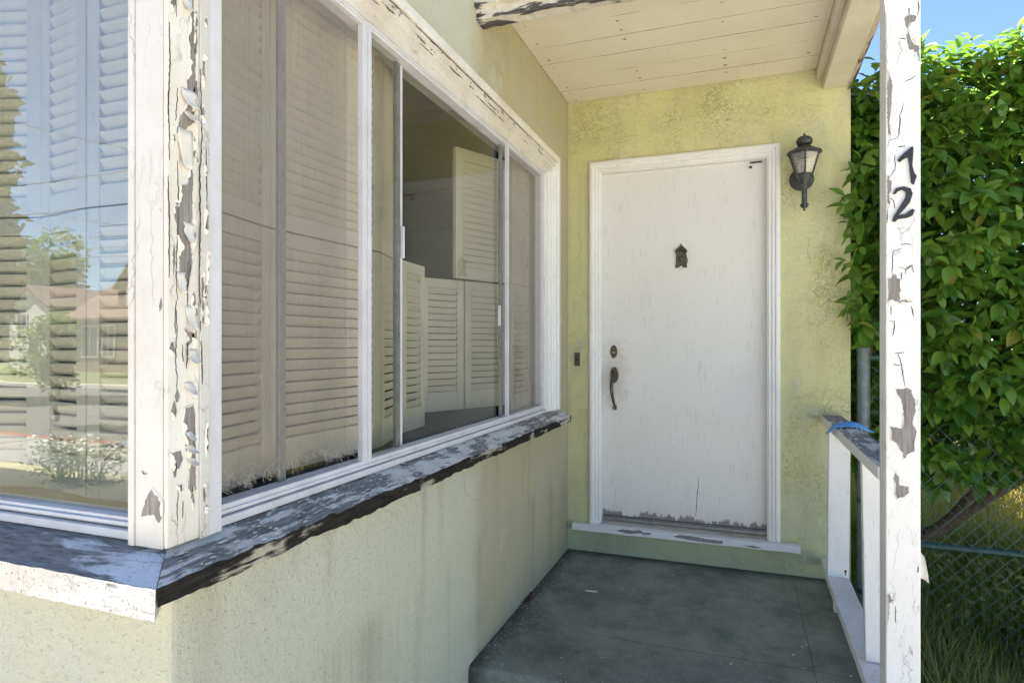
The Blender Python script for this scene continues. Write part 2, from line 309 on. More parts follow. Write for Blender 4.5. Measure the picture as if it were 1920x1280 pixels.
# insect screen: woven threads, about half open, dusty
t = NT('insect_screen'); o = t.coord(); xyz = t.sep(o)
wy = t.math('ABSOLUTE', t.math('SINE', t.math('MULTIPLY', xyz[1], 3.14159 / .0016)))
wz = t.math('ABSOLUTE', t.math('SINE', t.math('MULTIPLY', xyz[2], 3.14159 / .0019)))
al = t.math('MAXIMUM', t.math('POWER', wy, 2.0), t.math('POWER', wz, 2.0))
al = t.math('MULTIPLY_ADD', al, .34, .06)
streak = t.noise(t.coord((1, 1, .02)), 160, 3, .6)
al = t.math('ADD', al, t.math('MULTIPLY', t.math('SUBTRACT', streak, .5), .22))
al = t.math('ADD', al, t.math('MULTIPLY', t.ramp(t.noise(o, 5, 6, .7), [(.4, 0.0), (.75, 1.0)]), .10))
c = t.mix(streak, (.34, .285, .255), (.46, .40, .365))
df = t.n('ShaderNodeBsdfDiffuse'); t.set(df.inputs['Color'], c)
tr = t.n('ShaderNodeBsdfTransparent')
mx = t.n('ShaderNodeMixShader'); t.set(mx.inputs[0], al); t.set(mx.inputs[1], tr); t.set(mx.inputs[2], df)
M['insect_screen'] = t.done(mx.outputs[0])
M['thread'] = simple('thread', (.46, .41, .35), .8)

def leafmat(name, c1, c2, trans=.35, rough=.33):
    t = NT(name); oi = t.n('ShaderNodeObjectInfo'); o = t.coord()
    at = t.n('ShaderNodeAttribute', {'attribute_name': 'tone'})
    f = t.math('ADD', at.outputs['Fac'], t.math('MULTIPLY', oi.outputs['Random'], 0.0))
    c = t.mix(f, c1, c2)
    c = t.mix(t.ramp(f, [(.93, 0.0), (1.0, .85)]), c, (.30, .24, .05))
    c = t.mix(t.math('MULTIPLY', t.ramp(t.noise(o, 30, 4), [(.55, 0.0), (.8, 1.0)]), .25), c, (.12, .13, .03))
    p = t.pbr(c, rough, None, 0, .5)
    tl = t.n('ShaderNodeBsdfTranslucent'); t.set(tl.inputs['Color'], t.mix(.5, c, (.24, .42, .03)))
    m = t.n('ShaderNodeMixShader'); t.set(m.inputs[0], trans); t.t.links.new(p, m.inputs[1]); t.set(m.inputs[2], tl)
    return t.done(m.outputs[0])
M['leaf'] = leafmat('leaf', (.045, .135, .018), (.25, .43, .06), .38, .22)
M['grass'] = leafmat('grass', (.15, .19, .04), (.40, .34, .10), .4, .6)
M['dry_leaf'] = leafmat('dry_leaf', (.38, .28, .08), (.55, .45, .16), .4, .6)
M['tree_leaf'] = leafmat('tree_leaf', (.030, .065, .015), (.085, .12, .03), .3, .5)

# ------------------------------------------------------------------ mesh helpers
class MB:
    """collects shapes in world metres; build() links them as ONE mesh object"""
    def __init__(s): s.v = []; s.f = []; s.mi = []; s.cur = 0; s.smooth = []; s.sm = False
    def add(s, vs_, fs):
        b = len(s.v); s.v += [tuple(p) for p in vs_]
        for f in fs: s.f.append(tuple(b + i for i in f)); s.mi.append(s.cur); s.smooth.append(s.sm)
        return s
    def box(s, x0, x1, y0, y1, z0, z1):
        return s.add([(x0, y0, z0), (x1, y0, z0), (x1, y1, z0), (x0, y1, z0), (x0, y0, z1), (x1, y0, z1), (x1, y1, z1), (x0, y1, z1)],
                     [(0, 3, 2, 1), (4, 5, 6, 7), (0, 1, 5, 4), (1, 2, 6, 5), (2, 3, 7, 6), (3, 0, 4, 7)])
    def obox(s, c, ax, ay, az, sx, sy, sz):
        c = Vector(c); P = []
        for k in (-1, 1):
            for (i, j) in ((-1, -1), (1, -1), (1, 1), (-1, 1)):
                P.append(c + ax * (i * sx / 2) + ay * (j * sy / 2) + az * (k * sz / 2))
        return s.add(P, [(0, 3, 2, 1), (4, 5, 6, 7), (0, 1, 5, 4), (1, 2, 6, 5), (2, 3, 7, 6), (3, 0, 4, 7)])
    def tube(s, pts, r, n=8, cap=True, rs=None):
        pts = [Vector(p) for p in pts]; b = []; V = []; F = []
        prev = None
        for i, p in enumerate(pts):
            d = (pts[min(i + 1, len(pts) - 1)] - pts[max(i - 1, 0)])
            d = d.normalized() if d.length > 1e-9 else Vector((0, 0, 1))
            if prev is None:
                a = d.orthogonal().normalized()
            else:
                a = prev - d * prev.dot(d); a = a.normalized() if a.length > 1e-6 else d.orthogonal().normalized()
            prev = a; c = d.cross(a); rr = rs[i] if rs else r
            for k in range(n):
                t = 2 * math.pi * k / n; V.append(p + (a * math.cos(t) + c * math.sin(t)) * rr)
        for i in range(len(pts) - 1):
            for k in range(n):
                k2 = (k + 1) % n; F.append((i * n + k, i * n + k2, (i + 1) * n + k2, (i + 1) * n + k))
        if cap: F.append(tuple(range(n - 1, -1, -1))); F.append(tuple((len(pts) - 1) * n + k for k in range(n)))
        return s.add(V, F)
    def lathe(s, c, prof, n=16, axis='z', sx=1.0):
        V = []; F = []
        for (r, z) in prof:
            for k in range(n):
                t = 2 * math.pi * k / n
                if axis == 'z': V.append((c[0] + r * math.cos(t), c[1] + r * math.sin(t), c[2] + z))
                else: V.append((c[0] + r * math.cos(t) * sx, c[1] - z, c[2] + r * math.sin(t)))     # axis -y
        for i in range(len(prof) - 1):
            for k in range(n):
                k2 = (k + 1) % n; F.append((i * n + k, i * n + k2, (i + 1) * n + k2, (i + 1) * n + k))
        F.append(tuple(range(n - 1, -1, -1))); F.append(tuple((len(prof) - 1) * n + k for k in range(n)))
        return s.add(V, F)
    def prism(s, pts, a0, a1, ax='y'):
        """2-D outline extruded along an axis: ax y -> pts are (x,z); x -> (y,z); z -> (x,y)"""
        mk = {'y': lambda p, a: (p[0], a, p[1]), 'x': lambda p, a: (a, p[0], p[1]), 'z': lambda p, a: (p[0], p[1], a)}[ax]
        n = len(pts); V = [mk(p, a0) for p in pts] + [mk(p, a1) for p in pts]
        return s.add(V, [tuple(range(n)), tuple(range(2 * n - 1, n - 1, -1))] + [(i, n + i, n + (i + 1) % n, (i + 1) % n) for i in range(n)])
    def sweep(s, path, prof, inward):
        """profile (a,b): a across the frame towards the opening, b out of the wall; path of corner points with a mitre
        path: list of (P, across-vector, out-vector)"""
        V = []; F = []; m = len(prof)
        for (P, A, B) in path:
            for (a, b) in prof: V.append(Vector(P) + Vector(A) * a + Vector(B) * b)
        for i in range(len(path) - 1):
            for k in range(m):
                k2 = (k + 1) % m; F.append((i * m + k, i * m + k2, (i + 1) * m + k2, (i + 1) * m + k))
        F.append(tuple(range(m - 1, -1, -1))); F.append(tuple((len(path) - 1) * m + k for k in range(m)))
        return s.add(V, F)
    def mesh(s, name, mats, off=(0, 0, 0)):
        me = bpy.data.meshes.new(name); ox, oy, oz = off
        me.from_pydata([(x - ox, y - oy, z - oz) for x, y, z in s.v], [], s.f)
        for m in (mats if isinstance(mats, (list, tuple)) else [mats]): me.materials.append(m)
        for p, k, q in zip(me.polygons, s.mi, s.smooth): p.material_index = k; p.use_smooth = q
        bm = bmesh.new(); bm.from_mesh(me); bmesh.ops.recalc_face_normals(bm, faces=bm.faces); bm.to_mesh(me); bm.free()
        return me
    def build(s, name, mats, parent=None, bev=0.0, seg=2, auto=False):
        off = origin_of(parent) if parent else (0, 0, 0)
        o = bpy.data.objects.new(name, s.mesh(name, mats, off)); COL.objects.link(o)
        if parent: o.parent = parent
        if bev:
            b = o.modifiers.new('bevel', 'BEVEL'); b.width = bev; b.segments = seg; b.limit_method = 'ANGLE'; b.angle_limit = R(40)
        return o

def origin_of(o):
    p = Vector(o.location)
    while o.parent: o = o.parent; p += Vector(o.location)
    return tuple(p)

def tag(o, label=None, cat=None, group=None, kind=None):
    if label: o['label'] = label
    if cat: o['category'] = cat
    if group: o['group'] = group
    if kind: o['kind'] = kind
    return o
def thing(name, label, cat, loc, group=None):
    o = bpy.data.objects.new(name, None); COL.objects.link(o); o.location = loc; o.empty_display_size = .05
    return tag(o, label, cat, group)
def structure(o): o['kind'] = 'structure'; return o

def rough_board(x0, x1, y0, y1, z0, z1, axis, seg=.02, jit=.002, top_slope=0.0, edge=None, seed=0):
    """a board cut into slices along its length with slightly wandering worn edges"""
    mb = MB(); L0, L1 = (x0, x1) if axis == 'x' else (y0, y1)
    n = max(2, int((L1 - L0) / seg)); rng = random.Random(seed); V = []; F = []
    a0, a1 = (y0, y1) if axis == 'x' else (x0, x1)
    for i in range(n + 1):
        L = L0 + (L1 - L0) * i / n
        prof = [(a0, z0), (a1, z0), (a1, z1), (a0, z1)]
        for j, (a, z) in enumerate(prof):
            d1 = noise.noise(Vector((L * 9, j * 7.3, seed))) * jit * 1.6 + noise.noise(Vector((L * 45, j * 3.1, seed + 5))) * jit
            d2 = noise.noise(Vector((L * 9, j * 5.7, seed + 9))) * jit * 1.6 + noise.noise(Vector((L * 45, j * 2.1, seed + 7))) * jit
            if edge: da, dz = edge(L, j); a += da; z += dz
            V.append((L, a + d1, z + d2) if axis == 'x' else (a + d1, L, z + d2))
    for i in range(n):
        for j in range(4):
            j2 = (j + 1) % 4; F.append((i * 4 + j, i * 4 + j2, (i + 1) * 4 + j2, (i + 1) * 4 + j))
    F.append((3, 2, 1, 0)); F.append((n * 4, n * 4 + 1, n * 4 + 2, n * 4 + 3))
    mb.add(V, F); return mb

def jag(poly, step=.004, amp=.0012, seed=0):
    rng = random.Random(seed); out = []
    for i in range(len(poly)):
        a = Vector(poly[i]); b = Vector(poly[(i + 1) % len(poly)]); d = b - a; n = max(1, int(d.length / step))
        nrm = Vector((-d.y, d.x)).normalized() if d.length > 1e-6 else Vector((0, 0))
        for k in range(n):
            p = a + d * (k / n)
            if k: p = p + nrm * rng.uniform(-amp, amp)
            out.append((p.x, p.y))
    return out
def strip(line, w, seed=0):
    rng = random.Random(seed); pts = []
    for i in range(len(line) - 1):
        a = Vector(line[i]); b = Vector(line[i + 1]); n = max(1, int((b - a).length / .006))
        for k in range(n): pts.append(a + (b - a) * (k / n) + Vector((rng.uniform(-.001, .001), rng.uniform(-.001, .001))))
    pts.append(Vector(line[-1])); L = []; Rr = []
    for i, p in enumerate(pts):
        d = pts[min(i + 1, len(pts) - 1)] - pts[max(i - 1, 0)]
        d = d.normalized() if d.length > 1e-6 else Vector((0, 1)); nn = Vector((-d.y, d.x))
        ww = w * (.35 + .65 * math.sin(math.pi * min(1, (i + .6) / (len(pts)))) ) * rng.uniform(.6, 1.3)
        L.append(p + nn * ww / 2); Rr.append(p - nn * ww / 2)
    return [(p.x, p.y) for p in L] + [(p.x, p.y) for p in reversed(Rr)]

def paint_wear(parent, ax, base, out, patches, cracks, cw=.0022, seed=0, flakes=True):
    """bare wood places, cracks and curled flakes on one board face; out = +1/-1 away from the wood along ax"""
    for k, poly in enumerate(patches):
        mb = MB(); mb.prism(jag(poly, seed=seed + k), base - out * .0005, base + out * .0007, ax)
        mb.build('bare_wood_patch', M['bare_wood'], parent)
    mb = MB()
    for k, ln in enumerate(cracks): mb.prism(strip(ln, cw, seed + 40 + k), base - out * .0005, base + out * .0008, ax)
    if cracks: mb.build('paint_crack', M['crack'], parent)['kind'] = 'stuff'
    if not flakes: return
    rng = random.Random(seed + 99); mb = MB()
    mk = (lambda p, a: Vector((p.x, a, p.y))) if ax == 'y' else (lambda p, a: Vector((a, p.x, p.y)))
    for poly in patches:
        cen = sum((Vector(p) for p in poly), Vector((0, 0))) / len(poly)
        for i in range(len(poly)):
            a = Vector(poly[i]); b = Vector(poly[(i + 1) % len(poly)]); L = (b - a).length
            if L < .004 or rng.random() < .55: continue
            d = (b - a).normalized(); nn = Vector((-d.y, d.x))
            if nn.dot((a + b) / 2 - cen) > 0: nn = -nn           # towards the hole
            n = max(2, int(L / .006)); V = []
            curl = rng.uniform(.15, 1.0); wd = rng.uniform(.002, .0055)
            for j in range(n + 1):
                p = a + d * (L * j / n); w = wd * rng.uniform(.4, 1.3) * math.sin(math.pi * min(.97, (j + .35) / (n + .7)))
                V += [mk(p - nn * .002, base + out * .0004), mk(p + nn * w * .5, base + out * (.0010 + .002 * curl)), mk(p + nn * w, base + out * (.0012 + .006 * curl * w / .005))]
            F = []
            for j in range(n): F += [(3 * j, 3 * j + 3, 3 * j + 4, 3 * j + 1), (3 * j + 1, 3 * j + 4, 3 * j + 5, 3 * j + 2)]
            mb.add(V, F)
    if mb.f: o = mb.build('paint_flakes', M['flake'], parent); o['kind'] = 'stuff'

def curl_flake(parent, ax, base, out, p, w, h, lift, seed):
    """one big curled chip of paint, attached at its top edge"""
    rng = random.Random(seed); mb = MB(); mb.sm = True; V = []; n, m = 7, 5
    for i in range(n + 1):
        s_ = i / n
        for j in range(m + 1):
            u = j / m - .5; ww = w * (1 - .5 * s_ * s_) * (1 + .15 * noise.noise(Vector((s_ * 3, u * 2, seed))))
            a = base + out * (.0008 + lift * (s_ ** 1.7) * (1 + .7 * abs(u)) + .002 * abs(noise.noise(Vector((s_ * 5, u * 5, seed + 3)))))
            q = (p[0] + u * ww + .004 * noise.noise(Vector((s_ * 4, 1, seed))), p[1] - h * s_ * (1 - .25 * s_) + .004 * noise.noise(Vector((u * 8, 4, seed))))
            V.append((q[0], a, q[1]) if ax == 'y' else (a, q[0], q[1]))
    F = [(i * (m + 1) + j, i * (m + 1) + j + 1, (i + 1) * (m + 1) + j + 1, (i + 1) * (m + 1) + j) for i in range(n) for j in range(m)]
    mb.add(V, F); o = mb.build('paint_chip', M['flake'], parent)
    sl = o.modifiers.new('thick', 'SOLIDIFY'); sl.thickness = .0006
    return o
POST_PATCH=[[(1.422,2.172),(1.428,2.178),(1.438,2.178),(1.451,2.173),(1.449,2.159),(1.435,2.156),(1.431,2.142),(1.433,2.124),(1.438,2.108),(1.447,2.092),(1.459,2.086),(1.459,2.039),(1.453,2.068),(1.443,2.077),(1.427,2.070),(1.434,2.079),(1.428,2.105),(1.427,2.123),(1.431,2.137),(1.425,2.148)],
 [(1.379,2.031),(1.384,2.013),(1.390,1.992),(1.392,1.976),(1.390,1.946),(1.388,1.905),(1.384,1.875),(1.388,1.844),(1.388,1.829),(1.382,1.840),(1.379,1.876),(1.375,1.917),(1.375,1.958),(1.378,1.993)],
 [(1.374,1.723),(1.386,1.719),(1.383,1.707),(1.390,1.704),(1.388,1.678),(1.384,1.666),(1.386,1.645),(1.379,1.620),(1.375,1.641)],
 [(1.374,1.422),(1.390,1.424),(1.392,1.433),(1.401,1.432),(1.402,1.421),(1.412,1.416),(1.414,1.385),(1.413,1.360),(1.410,1.355),(1.423,1.357),(1.427,1.365),(1.428,1.356),(1.444,1.354),(1.443,1.352),(1.423,1.350),(1.410,1.345),(1.399,1.353),(1.392,1.360),(1.383,1.357),(1.379,1.347),(1.374,1.356)],
 [(1.399,1.101),(1.412,1.099),(1.427,1.104),(1.440,1.097),(1.447,1.072),(1.450,1.037),(1.443,1.011),(1.447,0.991),(1.444,0.999),(1.452,0.977),(1.447,0.922),(1.430,0.911),(1.429,0.898),(1.418,0.897),(1.419,0.912),(1.408,0.929),(1.402,0.942),(1.388,0.951),(1.385,0.990),(1.414,0.985),(1.419,1.011),(1.416,1.030),(1.421,1.031),(1.414,1.066),(1.405,1.081)],
 [(1.401,0.861),(1.408,0.847),(1.409,0.821),(1.433,0.818),(1.433,0.801),(1.419,0.786),(1.403,0.780),(1.397,0.794),(1.399,0.817),(1.394,0.840)],
 [(1.375,0.497),(1.384,0.505),(1.386,0.489),(1.397,0.487),(1.382,0.472),(1.382,0.452),(1.376,0.411)],
 [(1.436,0.359),(1.442,0.351),(1.444,0.332),(1.439,0.337)]]
POST_CRACK=[[(1.456,2.218),(1.458,2.188),(1.453,2.173)],
 [(1.433,2.198),(1.433,2.179)],
 [(1.420,1.926),(1.411,1.892),(1.410,1.872),(1.408,1.837),(1.403,1.827),(1.383,1.824),(1.379,1.804)],
 [(1.397,1.782),(1.399,1.741),(1.390,1.722),(1.377,1.720)],
 [(1.412,2.115),(1.425,2.110)],
 [(1.386,1.656),(1.394,1.645),(1.397,1.624)],
 [(1.379,1.620),(1.378,1.582)],
 [(1.390,1.437),(1.392,1.473),(1.394,1.498),(1.405,1.504),(1.414,1.505)],
 [(1.414,1.517),(1.423,1.521),(1.438,1.516)],
 [(1.408,1.453),(1.423,1.447),(1.440,1.458),(1.444,1.435)],
 [(1.414,1.436),(1.413,1.416)],
 [(1.388,1.340),(1.388,1.315)],
 [(1.384,1.297),(1.397,1.295),(1.394,1.259),(1.390,1.254)],
 [(1.438,1.339),(1.445,1.309)],
 [(1.399,1.203),(1.420,1.205)],
 [(1.405,1.203),(1.414,1.172),(1.419,1.132),(1.423,1.107)],
 [(1.392,1.170),(1.413,1.167)],
 [(1.440,1.455),(1.425,1.443),(1.424,1.431)],
 [(1.423,1.987),(1.440,1.994),(1.449,2.001)],
 [(1.405,1.801),(1.423,1.802)],
 [(1.388,0.489),(1.382,0.504)],
 [(1.399,0.468),(1.399,0.422)],
 [(1.456,0.592),(1.454,0.573)]]
DIGIT_ONE=[[(1.440,1.798),(1.443,1.792),(1.440,1.742),(1.445,1.721),(1.451,1.711),(1.444,1.687),(1.438,1.692),(1.435,1.717),(1.432,1.753),(1.430,1.766),(1.423,1.766),(1.408,1.755),(1.403,1.763),(1.419,1.780)]]
DIGIT_TWO=[[(1.392,1.665),(1.399,1.680),(1.419,1.684),(1.436,1.677),(1.441,1.661),(1.434,1.637),(1.415,1.612),(1.405,1.602),(1.423,1.604),(1.440,1.618),(1.446,1.613),(1.440,1.598),(1.427,1.593),(1.405,1.591),(1.397,1.583),(1.390,1.586),(1.393,1.599),(1.410,1.628),(1.424,1.653),(1.424,1.668),(1.415,1.675),(1.405,1.672),(1.399,1.664)]]
CORNER_PATCH=[[(-2.743,1.850),(-2.736,1.839),(-2.738,1.808),(-2.736,1.750),(-2.738,1.685),(-2.750,1.675),(-2.755,1.713),(-2.750,1.754),(-2.753,1.792),(-2.748,1.833)],
 [(-2.755,1.669),(-2.738,1.665),(-2.737,1.643),(-2.755,1.625),(-2.763,1.601),(-2.773,1.594),(-2.778,1.608),(-2.769,1.644)],
 [(-2.769,1.519),(-2.755,1.532),(-2.750,1.550),(-2.744,1.557),(-2.741,1.541),(-2.744,1.498),(-2.743,1.471),(-2.748,1.421),(-2.744,1.382),(-2.754,1.327),(-2.769,1.350),(-2.771,1.389),(-2.775,1.426),(-2.782,1.463),(-2.784,1.474),(-2.773,1.482)],
 [(-2.760,1.114),(-2.741,1.119),(-2.738,1.101),(-2.736,0.959),(-2.744,0.955),(-2.752,0.965),(-2.749,1.003),(-2.754,1.040),(-2.763,1.068),(-2.766,1.089)],
 [(-2.790,1.036),(-2.769,1.038),(-2.764,1.021),(-2.772,1.005),(-2.790,1.008)],
 [(-2.760,1.258),(-2.741,1.251),(-2.744,1.235),(-2.754,1.223),(-2.757,1.232),(-2.752,1.243)],
 [(-2.778,0.976),(-2.766,0.976),(-2.764,0.965),(-2.772,0.964)],
 [(-2.719,1.566),(-2.714,1.560),(-2.716,1.547),(-2.720,1.550)],
 [(-2.719,1.486),(-2.714,1.477),(-2.716,1.436),(-2.720,1.446)],
 [(-2.755,1.303),(-2.745,1.294),(-2.738,1.274),(-2.745,1.252),(-2.755,1.264)],
 [(-2.782,1.306),(-2.775,1.297),(-2.773,1.273),(-2.780,1.275)]]
CORNER_FRONT_PATCH=[[(-0.002,0.975),(0.015,0.962),(0.022,0.952),(0.024,0.927),(0.015,0.914),(0.002,0.928),(-0.029,0.922),(-0.016,0.954)],
 [(0.015,1.296),(0.020,1.310),(0.021,1.293),(0.014,1.287)],
 [(-0.029,1.001),(-0.012,1.000),(-0.022,0.997)]]
CORNER_CRACK=[[(-2.793,1.801),(-2.791,1.727),(-2.794,1.650),(-2.792,1.556)],
 [(-2.795,1.527),(-2.792,1.443),(-2.793,1.348)],
 [(-2.729,1.743),(-2.726,1.614),(-2.731,1.543),(-2.729,1.454),(-2.732,1.354),(-2.727,1.275)],
 [(-2.716,1.597),(-2.714,1.497)],
 [(-2.757,1.235),(-2.760,1.186)],
 [(-2.727,1.235),(-2.725,1.155)]]

# ================================================================== GROUND, STREET
g = MB()
g.add([(-600, -3.0, -.36), (600, -3.0, -.36), (600, 600, -.36), (-600, 600, -.36), (-600, -9.1, -.36), (600, -9.1, -.36), (-600, -18.9, -.36), (600, -18.9, -.36), (-600, -600, -.36), (600, -600, -.36)],
      [(0, 1, 2, 3), (4, 5, 1, 0), ])
structure(g.build('ground', M['lawn']))
g = MB(); g.add([(-600, -600, -.36), (600, -600, -.36), (600, -19.05, -.36), (-600, -19.05, -.36)], [(0, 1, 2, 3)]); structure(g.build('lawn', M['far_lawn']))
g = MB(); g.add([(-600, -18.9, -.50), (600, -18.9, -.50), (600, -9.1, -.50), (-600, -9.1, -.50)], [(0, 1, 2, 3)]); structure(g.build('road', M['road']))
for (a, b) in ((-9.1, -8.95), (-19.05, -18.9)):
    for (x0, x1, m) in ((-80, -13.0, 'concrete'), (-13.0, -8.4, 'red_paint'), (-8.4, -6.8, 'blue_paint'), (-6.8, 60, 'concrete')) if a > -10 else ((-80, 60, 'concrete'),):
        g = MB(); g.box(x0, x1, a, b, -.55, -.345); structure(g.build('kerb', M[m], None, .012))
g = MB()
for i in range(46):
    x = -50 + i * 1.6; g.box(x + .008, x + 1.592, -8.9, -7.3, -.42, -.352 + .003 * math.sin(i * 3.7))
structure(g.build('pavement', M['paving'], None, .006))
g = MB(); g.box(-30, -3.35, -7.0, -3.05, -.50, -.345); structure(g.build('added_dark_bed', M['dark_ground'], None, .02))  # dark bed added to dim the lower reflection in the front window
g = MB()
for i in range(4):
    for j in range(4): g.box(-3.0 + j * 2.0, -1.012 + j * 2.0, -7.28 + i * 1.36, -5.93 + i * 1.36, -.42, -.350 + .002 * i + .001 * j)
structure(g.build('bounce_path', M['concrete'], None, .006))  # front path spread wide in pale concrete to bounce sun into the porch

# porch slab with a rounded nose, one step below
g = MB(); prof = []
rr = .022
for k in range(6):
    t_ = math.pi / 2 * k / 5; prof.append((-1.448 + rr - rr * math.sin(math.pi / 2 - t_) , -rr + rr * math.sin(t_)))
prof = [(-1.448, -.20), (-1.448, -rr)] + prof[1:] + [(-.001, 0.0), (-.001, -.20)]
g.prism([(p[0], p[1]) for p in prof], .002, 1.505, 'x')
pf = structure(g.build('porch_floor', M['porch_floor']))
g = MB(); g.box(.003, 1.36, -1.449, -1.440, -.004, .0006)      # nothing seen: worn nose line
g = MB(); g.box(.002, 1.505, -1.78, -1.4485, -.40, -.19); structure(g.build('porch_step', M['porch_floor'], None, .02, 3))
# score lines in the slab
g = MB(); g.prism(strip([(.30, -1.02), (.6, -1.032), (1.0, -1.028), (1.36, -1.034)], .0022, 2), -.002, .0005, 'z'); g.build('floor_joint', M['joint'], pf)
g = MB(); g.prism(strip([(1.234, -1.40), (1.236, -.9), (1.233, -.4), (1.235, -.02)], .0022, 3), -.002, .0005, 'z'); g.build('floor_joint', M['joint'], pf)

# ================================================================== HOUSE
house = thing('house', 'yellow green stucco house with peeling white corner window and covered front porch', 'house', (0, 0, -.36))
SS, SD = M['stucco_side'], M['stucco_door']
T = .12
def arc_corner(x, y, r, z0, z1, mb):
    pass
# lower L wall of side and front (outer corner at 0,-2.77, rounded by hand)
def lwall(z0, z1):
    r = .018; c = [(-r + r * math.cos(a), -2.77 + r + r * math.sin(a)) for a in [0, -math.pi / 6, -math.pi / 3, -math.pi / 2]]
    pts = [(0, -.002)] + c + [(-6, -2.77), (-6, -2.65), (-T, -2.65), (-T, -.002)]
    mb = MB(); mb.prism(pts, z0, z1, 'z'); return mb
lwall(-.40, .868).build('wall', SS, house)
lwall(2.15, 3.0).build('wall', SS, house)
mb = MB(); mb.box(-T, 0, -.47, -.002, .868, 2.15); mb.build('wall', SS, house)
mb = MB(); mb.box(-6, -2.2, -2.77, -2.65, .868, 2.15); mb.build('wall', SS, house)
# door wall with the door opening
mb = MB()
mb.box(0, .165, 0, .14, -.40, 2.262); mb.box(1.145, 1.508, 0, .14, -.40, 2.262); mb.box(0, 1.508, 0, .14, 2.262, 2.83); mb.box(.165, 1.145, 0, .14, -.40, .137)
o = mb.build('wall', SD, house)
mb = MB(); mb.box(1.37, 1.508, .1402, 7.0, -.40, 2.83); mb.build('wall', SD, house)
mb = MB(); mb.box(-6.12, -6.0, -2.77, 7, -.4, 3.0); mb.box(-6, 1.37, 6.88, 7.0, -.4, 2.98); mb.build('wall', SS, house)
# room behind the corner window
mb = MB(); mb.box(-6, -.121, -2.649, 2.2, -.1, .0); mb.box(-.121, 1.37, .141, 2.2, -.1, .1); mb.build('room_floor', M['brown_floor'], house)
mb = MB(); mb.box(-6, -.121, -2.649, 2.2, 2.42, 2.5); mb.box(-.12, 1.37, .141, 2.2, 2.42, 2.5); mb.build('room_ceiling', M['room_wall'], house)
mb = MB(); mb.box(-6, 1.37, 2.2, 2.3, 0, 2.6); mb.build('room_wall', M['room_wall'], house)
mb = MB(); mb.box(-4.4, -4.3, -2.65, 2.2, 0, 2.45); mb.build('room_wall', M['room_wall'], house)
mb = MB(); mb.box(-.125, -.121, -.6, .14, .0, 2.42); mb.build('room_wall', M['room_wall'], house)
# main roof, gable with its ridge along x
mb = MB(); e, rz, ry = 2.98, 4.25, 2.0
pr_ = [(-2.98, e), (ry, rz), (7.3, e), (7.3, e + .12), (ry, rz + .14), (-2.98, e + .12)]
mb.prism(pr_, -6.4, .15, 'x')
mb.build('roof', M['roof'], house)
mb = MB(); mb.prism([(-1.30, 2.805), (7.2, 3.01), (7.2, 3.12), (-1.30, 2.90)], .151, 1.62, 'x'); mb.build('roof', M['roof'], house)
for gx in (-6.1, -.1):
    mb = MB(); mb.prism([(-2.77, 3.001), (6.99, 3.001), (ry, rz - .05)], gx, gx + .1, 'x'); mb.build('gable', SS, house)
# porch roof deck and soffit planks
mb = MB(); mb.box(.002, 1.56, -1.34, -.002, 2.70, 2.80); mb.build('porch_roof', M['roof'], house)
yb = [-.004, -.178, -.360, -.541, -.720, -.897, -1.075, -1.299]
for i in range(7):
    a, b = yb[i + 1] + .0024, yb[i] - .0024
    dz = [0, .0012, -.0008, .001, 0, -.001, .0006][i]
    rough_board(.003, 1.346, a, b, 2.670 + dz, 2.694, 'x', .08, .0009, seed=i).build('soffit_plank', M['soffit'], house, .0012)
mb = MB(); mb.box(.003, 1.346, -1.299, -.004, 2.695, 2.699); mb.build('soffit_backing', M['crack'], house)
for y in yb[1:-1]:
    mb = MB(); mb.prism(strip([(.004 + 1.338 * k / 8, y + .0006 * math.sin(k * 2.3 + y * 40)) for k in range(9)], .0075, int(-y * 100)), 2.6712, 2.6945, 'z'); mb.build('joint_shade', M['groove'], house)  # dark strips in the plank gaps stand in for groove shade
# beam, its ledger, fascia and the rake board outside
rough_board(1.377, 1.492, -1.60, -.002, 2.560, 2.74, 'y', .06, .0015, seed=21).build('porch_beam', M['beam'], house, .004)
rough_board(1.348, 1.3765, -1.299, -.003, 2.612, 2.70, 'y', .06, .0012, seed=22).build('ledger_board', M['beam'], house, .003)
rough_board(1.4925, 1.515, -1.60, .62, 2.575, 2.76, 'y', .03, .003, seed=23).build('rake_board', M['rake'], house, .002)
rough_board(1.5155, 1.545, -1.62, .70, 2.63, 2.80, 'y', .04, .0025, seed=24).build('rake_board', M['rake'], house, .002)
def fe(L, j):
    n1 = noise.noise(Vector((L * 6, j, 3))); n2 = noise.noise(Vector((L * 22, j, 8)))
    if j in (0, 1): return (.006 * n2, .010 * n1 + .006 * n2)
    return (0, 0)
rough_board(-.022, 1.376, -1.372, -1.30, 2.500, 2.70, 'x', .012, .003, edge=fe, seed=25).build('fascia_board', M['fascia'], house, .004)
rough_board(-.018, 1.376, -1.392, -1.3735, 2.545, 2.72, 'x', .012, .004, edge=fe, seed=26).build('fascia_board', M['fascia'], house, .002)

# ------------------------------------------------------------------ side window (aluminium, three lites)
win = MB()
